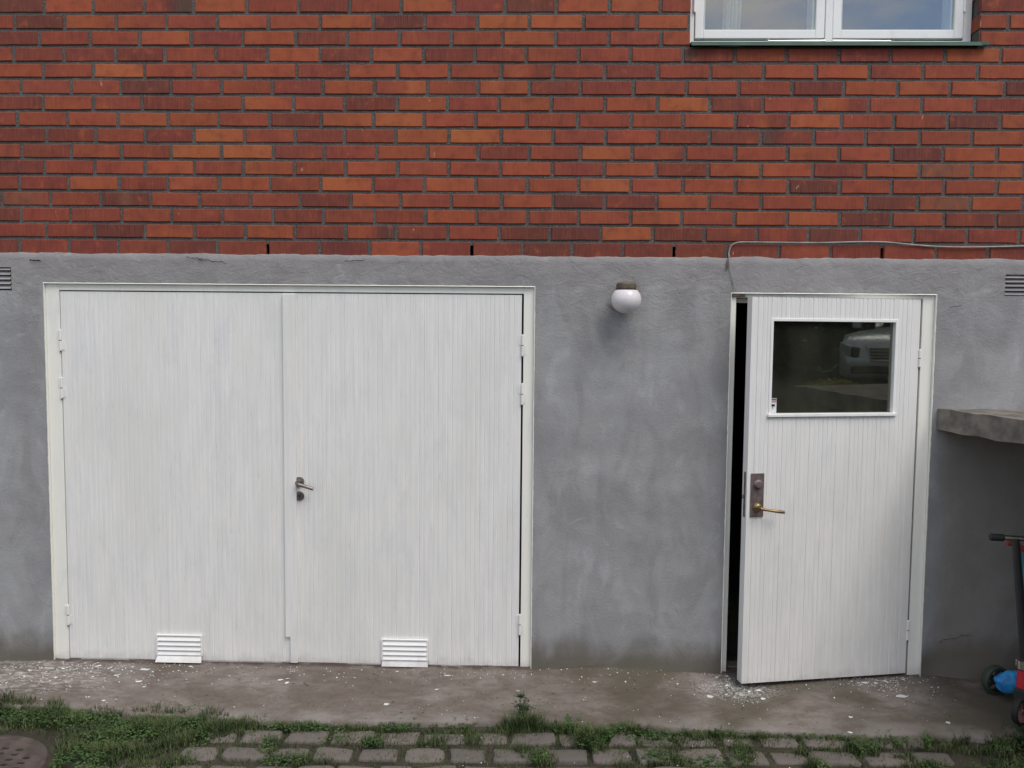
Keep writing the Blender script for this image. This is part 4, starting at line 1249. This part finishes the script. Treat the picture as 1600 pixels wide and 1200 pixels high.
# ------------------------------------------------------------------ concrete landing at the right
land = empty('concrete_landing', (2.066, 0, 0))
tag(land, 'grey concrete landing slab jutting from the wall right of the side door', 'landing')
def solid(name, mat, parent, outline, z0, z1, wob=0.0):
    V = []; F = []; n_ = len(outline)
    for zi, z in enumerate((z0, z1)):
        for k, (x, y) in enumerate(outline): V.append((x + wob * nz(x, y, z, 14), y + wob * nz(y, x, z, 11), z + wob * 1.2 * nz(x, y, z + 3, 9)))
    F.append(tuple(range(n_))[::-1]); F.append(tuple(range(n_, 2 * n_)))
    for k in range(n_): F.append((k, (k + 1) % n_, n_ + (k + 1) % n_, n_ + k))
    return pyme(name, V, F, mat, parent)
out = []
for k in range(41):
    t = k / 40; y = .06 - 1.60 * t
    out.append((0.002 + max(0, -y) * .262 , y))
out += [(1.3, -1.54), (1.3, .06)]
slab = solid('slab', M_CONC_S, land, out, 1.308, 1.417, .007)
sw = MB(); sw.box(.90, 1.28, -1.50, -.02, -.12, 1.306, .01); sw.box(.56, .898, -1.50, -1.36, -.12, 1.306, .01)  # unseen walls added below the slab to block light and darken the corner
sw.build('added_shade_wall', M_CONC_S, land)

# ------------------------------------------------------------------ scooters
def wheel(parent, c, axis, r, w, tyre, hub, spokes=12, spoke_mat=None, name='wheel'):
    ax = Vector(axis).normalized()
    Mw = Matrix.Translation(c) @ ax.to_track_quat('Z', 'Y').to_matrix().to_4x4()
    t = MB(); t.lathe([(r * .80, -w / 2), (r * .95, -w / 2), (r, -w * .25), (r, w * .25), (r * .95, w / 2), (r * .80, w / 2), (r * .80, -w / 2)], 36, Mw, cap=False)
    to = t.build(name, tyre, parent)
    s = MB()
    s.lathe([(r * .80, -w * .3), (r * .74, -w * .3), (r * .74, w * .3), (r * .80, w * .3)], 36, Mw, cap=False)
    s.lathe([(.001, -w * .55), (r * .2, -w * .55), (r * .2, w * .55), (.001, w * .55)], 18, Mw, cap=False)
    for k in range(spokes):
        s.box(r * .16, r * .78, -r * .045, r * .045, -w * .25, w * .25, M=Mw @ Matrix.Rotation(2 * math.pi * k / spokes, 4, 'Z'))
    s.build('spokes', spoke_mat or hub, to)
    return to
# black scooter, front wheel towards us, bars at an angle
A = empty('kick_scooter', (2.303, -.47, -.045), (0, 0, R(-58)))
tag(A, 'black kick scooter with red fork collar, leaning under the concrete landing', 'kick scooter', 'scooters parked under the landing')
wheel(A, (0, -.012, .098), (1, 0, 0), .070, .026, M_RUBBER, M_PINK, 14, M_PINK)
fk = MB(); fk.box(-.030, .030, -.036, .036, .145, .205, .008); fk.box(-.030, -.018, -.034, .012, .090, .150, .004); fk.box(.018, .030, -.034, .012, .090, .150, .004)
fk.build('fork', M_RUBBER, A)
rd = MB(); rd.ring([(0, .0, .205), (-.004, .004, .285)], [.034, .030], 20); rd.build('head_tube', M_RED, A)
cl = MB(); cl.ring([(-.005, .005, .292), (-.007, .006, .330)], [.032, .032], 20); cl.box(-.044, -.030, -.008, .02, .296, .326, .003); cl.build('clamp', M_CHROME, A)
stp = [(-.004, .004, .286), (-.008, .007, .34), (-.067, -.012, .895)]
sm_ = MB(); sm_.ring(stp, [.022, .0205, .0165], 16); sm_.build('stem', M_BLKMET, A)
T0 = Vector((-.067, -.012, .897))
U_ = Vector((math.cos(R(50)), math.sin(R(50)), 0.0))
hb = MB(); hb.ring([T0 - U_ * .07, T0 + U_ * .07], .0125, 14); hb.build('handlebar', M_CHROME, A)
for s_ in (-1, 1):
    gg = MB(); gg.ring([T0 + U_ * (s_ * .048), T0 + U_ * (s_ * .054), T0 + U_ * (s_ * .106), T0 + U_ * (s_ * .112)], [.012, .0175, .0175, .013], 14)
    gg.build('grip', M_RUBBER, A)
dk = MB(); dk.box(-.055, .055, .10, .52, .085, .100, .006); dk.ring([(0, .0, .25), (0, .06, .16), (0, .12, .092)], [.022, .02, .02], 12); dk.build('deck', M_BLKMET, A)
wheel(A, (0, .60, .067), (1, 0, 0), .066, .026, M_RUBBER, M_PINK, 14, M_PINK)
fd = MB(); fd.box(-.018, .018, .52, .60, .13, .138, .003); fd.box(-.03, -.016, .50, .60, .06, .09, .003); fd.box(.016, .03, .50, .60, .06, .09, .003); fd.build('rear_fender', M_BLKMET, A)

# small blue and green toddler scooter behind it
B_ = empty('kick_scooter', (2.43, -.20, -.012))
tag(B_, 'small blue and green scooter with dark green wheel behind the black one', 'kick scooter', 'scooters parked under the landing')
wheel(B_, (-.083, .045, .074), (.30, -1, 0), .072, .040, M_OLIVE, M_OLIVE, 5, M_BLKMET)
wheel(B_, (.26, .03, .070), (0, -1, 0), .068, .035, M_OLIVE, M_OLIVE, 5, M_BLKMET)
bl = MB()
V = []; K = 22
for (y, f) in ((-.055, .0), (-.050, .86), (-.035, 1.0), (.0, 1.0), (.012, .9), (.014, 0.0)):
    row = []
    for k in range(K):
        a = 2 * math.pi * k / K
        rx, rz = .090, .052
        lob = 1 + .05 * math.sin(2 * a + .6) + .06 * math.sin(5 * a) + .04 * math.sin(9 * a)
        row.append(bl.bm.verts.new((-.022 + math.copysign(abs(math.cos(a)) ** .55, math.cos(a)) * rx * lob * max(f, .02), y, .088 + math.sin(a) * rz * lob * max(f, .02))))
    V.append(row)
for a_, b2 in zip(V, V[1:]):
    for k in range(K): bl.bm.faces.new((a_[k], a_[(k + 1) % K], b2[(k + 1) % K], b2[k]))
bl.ring([(.045, -.02, .10), (.065, -.02, .15)], [.026, .014], 12)
bl.build('fender', M_BLUE, B_, smooth=True)
d2 = MB(); d2.box(.03, .26, -.05, .04, .060, .085, .01, 2); d2.build('deck', M_BLUE, B_)
ts = MB(); ts.ring([(.055, .0, .12), (.022, .0, .50), (.002, .0, .74)], [.019, .017, .012], 14); ts.build('stem', M_TEAL, B_)
gp_ = MB(); gp_.box(.022, .10, -.035, .005, .14, .335, .014, 3, M=Matrix.Translation((0, 0, 0))); gp_.build('front_panel', M_GRNP, B_)
tg = MB(); tg.ring([(-.085, .0, .785), (-.055, 0, .780), (.005, 0, .750), (.07, 0, .735), (.12, 0, .755)], [.012, .013, .016, .014, .012], 12); tg.build('handlebar', M_REDG, B_)

# ------------------------------------------------------------------ what stands behind the camera (seen in the panes)
def tree(x, y, h, cr_, seed, label, group='trees behind the yard'):
    rr = random.Random(seed); z = gh(x, y)
    root = empty('tree', (x, y, z)); tag(root, label, 'tree', group)
    t = MB(); t.ring([(0, 0, -.1), (.05, .02, h * .3), (0, 0, h * .75)], [.16, .12, .04], 9)
    for k in range(7):
        a = rr.uniform(0, 6.28); z0 = h * rr.uniform(.2, .55)
        t.ring([(0, 0, z0), (math.cos(a) * cr_ * .5, math.sin(a) * cr_ * .5, z0 + h * .15), (math.cos(a) * cr_ * .8, math.sin(a) * cr_ * .8, z0 + h * .32)], [.06, .035, .012], 6)
    t.build('trunk', M_BARK, root)
    LV, LF = [], []
    cl_ = [Vector((rr.gauss(0, .45) * cr_, rr.gauss(0, .45) * cr_, h * rr.uniform(.10, .92))) for _ in range(34)]
    for k in range(5200):
        c = rr.choice(cl_); f = 1.15 - .55 * c.z / h
        p = c + Vector((rr.gauss(0, 1), rr.gauss(0, 1), rr.gauss(0, .8))) * cr_ * .25 * f
        if p.z < .05: p.z = rr.uniform(.05, .6)
        d = Vector((rr.uniform(-1, 1), rr.uniform(-1, 1), rr.uniform(-.6, .6))).normalized() * rr.uniform(.10, .20)
        s = d.orthogonal().normalized() * d.length * .5
        s.rotate(Matrix.Rotation(rr.uniform(0, 6.28), 3, d.normalized()))
        i = len(LV); LV += [tuple(p - d), tuple(p + s), tuple(p + d), tuple(p - s)]; LF.append((i, i + 1, i + 2, i + 3))
    pyme('crown', LV, LF, M_TREE, root)
TR = [(12.6, -8.4, 3.6, 2.0), (11.2, -10.6, 3.9, 2.2), (9.3, -12.4, 3.7, 2.1), (7.0, -13.6, 3.8, 2.2), (14.2, -6.3, 3.6, 2.0), (4.4, -14.8, 3.9, 2.2), (15.6, -3.8, 3.4, 1.9), (0.8, -15.6, 3.8, 2.2), (-3.4, -15.8, 3.9, 2.3)]
TD = ['straight out beyond the parked silver car', 'just left of the silver car', 'beyond the yellow shrub', 'second beyond the yellow shrub', 'right of the silver car', 'in the middle of the row', 'at the right end of the row', 'straight behind the camera', 'at the left end of the row']
for i, (x, y, h, c) in enumerate(TR): tree(x, y, h, c, 40 + i, 'dark leafy tree ' + TD[i])

def shrub(x, y, seed):
    rr = random.Random(seed)
    root = empty('shrub', (x, y, gh(x, y))); tag(root, 'low yellow-green shrub reflected in the side door pane', 'shrub')
    t = MB()
    for k in range(12):
        a = rr.uniform(0, 6.28); t.ring([(0, 0, 0), (math.cos(a) * .2, math.sin(a) * .2, .12), (math.cos(a) * .4, math.sin(a) * .4, .16)], [.01, .007, .003], 5)
    t.build('stem', M_BARK, root)
    LV, LF = [], []
    for k in range(1800):
        a = rr.uniform(0, 6.28); q = rr.random() ** .6
        p = Vector((math.cos(a) * q * .55, math.sin(a) * q * .55, (1 - q * q) * .20 * rr.uniform(.3, 1) + .03))
        d = Vector((rr.uniform(-1, 1), rr.uniform(-1, 1), rr.uniform(0, 1))).normalized() * rr.uniform(.02, .05); s = d.orthogonal().normalized() * d.length * .3
        i = len(LV); LV += [tuple(p - d), tuple(p + s), tuple(p + d), tuple(p - s)]; LF.append((i, i + 1, i + 2, i + 3))
    pyme('leaves', LV, LF, M_SHRUB, root)
shrub(7.50, -6.80, 5)

def car(loc, rz):
    root = empty('parked_car', loc, (0, 0, rz))
    tag(root, 'silver parked car mirrored in the side door pane', 'car')
    # x = half width, y = along (front at 0, rear positive), z up
    st_ = [(0.00, .62, .26, .58, .62), (.06, .72, .22, .72, .74), (.18, .80, .20, .82, .86), (.45, .86, .18, .90, .93), (.95, .885, .17, .95, 1.00), (1.25, .89, .17, .97, 1.05), (2.6, .895, .17, .99, 1.06), (3.7, .88, .18, 1.0, 1.07), (4.2, .82, .24, .98, 1.04), (4.35, .74, .34, .80, .86)]
    b_ = MB(); rows = []
    for (y, hw, zb, zs, zt) in st_:
        prof = [(hw * .80, zb), (hw * .97, zb + .06), (hw, zb + .22), (hw * .99, zs - .14), (hw * .94, zs - .03), (hw * .80, zs + .01), (hw * .45, zt), (0, zt + .01)]
        full = prof + [(-x, z) for x, z in prof[-2::-1]]
        rows.append([b_.bm.verts.new((x, y, z)) for x, z in full])
    for a_, c in zip(rows, rows[1:]):
        for k in range(len(a_) - 1): b_.bm.faces.new((a_[k], a_[k + 1], c[k + 1], c[k]))
        b_.bm.faces.new((a_[-1], a_[0], c[0], c[-1]))
    b_.bm.faces.new(rows[0]); b_.bm.faces.new(rows[-1][::-1])
    # roof shell
    r_ = [(1.95, .60, 1.42), (2.4, .62, 1.47), (3.2, .60, 1.45), (3.6, .56, 1.38)]
    rr_ = []
    for (y, hw, z) in r_: rr_.append([b_.bm.verts.new(q) for q in ((hw, y, z - .05), (hw * .8, y, z), (-hw * .8, y, z), (-hw, y, z - .05))])
    for a_, c in zip(rr_, rr_[1:]):
        for k in range(3): b_.bm.faces.new((a_[k], a_[k + 1], c[k + 1], c[k]))
    b_.build('body', M_CARP, root, smooth=True)
    g = MB(); rows = []
    for (y, hw, z) in ((1.15, .76, 1.03), (1.94, .60, 1.38), (2.4, .61, 1.42), (3.2, .60, 1.40), (3.61, .56, 1.34), (4.1, .70, 1.04)):
        rows.append([g.bm.verts.new(q) for q in ((.80, min(max(y, 1.3), 3.95), 1.02), (hw, y, z), (-hw, y, z), (-.80, min(max(y, 1.3), 3.95), 1.02))])
    for a_, c in zip(rows, rows[1:]):
        for k in range(3): g.bm.faces.new((a_[k], a_[k + 1], c[k + 1], c[k]))
    g.build('window', M_CARG, root)
    gr_ = MB(); gr_.box(-.30, .30, -.035, .06, .52, .70, .02); gr_.build('grille', M_SBLK, root)
    for k in range(3):
        q = MB(); q.box(-.30, .30, -.042, -.034, .555 + k * .05, .565 + k * .05); q.build('grille_bar', M_CHROME, root)
    q = MB(); q.ring([(-.33, -.03, .74), (-.25, -.035, .49), (.25, -.035, .49), (.33, -.03, .74)], .022, 8); q.build('grille_surround', M_CARP, root)
    lo = MB(); lo.box(-.55, .55, -.02, .07, .28, .40, .02); lo.build('lower_grille', M_SBLK, root)
    for s_ in (-1, 1):
        sg = MB(); sg.box(s_ * .50 - .06, s_ * .50 + .0 + .06, -.02, .06, .54, .70, .02); sg.build('intake', M_SBLK, root)
        h = MB(); h.box(-.15, .15, -.05, .05, -.085, .085, .035, 3, M=Matrix.Translation((s_ * .66, .10, .655)) @ Matrix.Rotation(s_ * R(38), 4, 'Z') @ Matrix.Rotation(-s_ * R(10), 4, 'Y'))
        h.build('headlight', M_LENS, root)
        mi = MB(); mi.box(s_ * .92 - .08, s_ * .92 + .08, 1.42, 1.52, 1.0, 1.13, .03, 2); mi.build('mirror', M_CARP, root)
        for yy in (.85, 3.45):
            to = MB(); Mw = Matrix.Translation((s_ * .80, yy, .31)) @ Matrix.Rotation(R(90), 4, 'Y')
            to.lathe([(.20, -.10), (.30, -.10), (.315, -.06), (.315, .06), (.30, .10), (.20, .10)], 28, Mw, cap=False); t_o = to.build('wheel', M_RUBBER, root)
            ri_ = MB(); ri_.lathe([(.001, s_ * .05), (.06, s_ * .06), (.20, s_ * .085), (.20, -s_ * .02)], 20, Mw, cap=False); ri_.build('rim', M_CHROME, t_o)
cl0 = Vector((7.80, -7.32)); dr_ = Vector((.69, .724)).normalized()
cc = cl0 + dr_ * .86
ang = math.atan2(dr_.y, dr_.x)          # local x along dr_; local +y must point away from the house
# local +y = rotated (0,1) = (-sin, cos) -> points towards the house side, so turn by 180 degrees
car((cc.x, cc.y, .853), ang + math.pi + R(14))
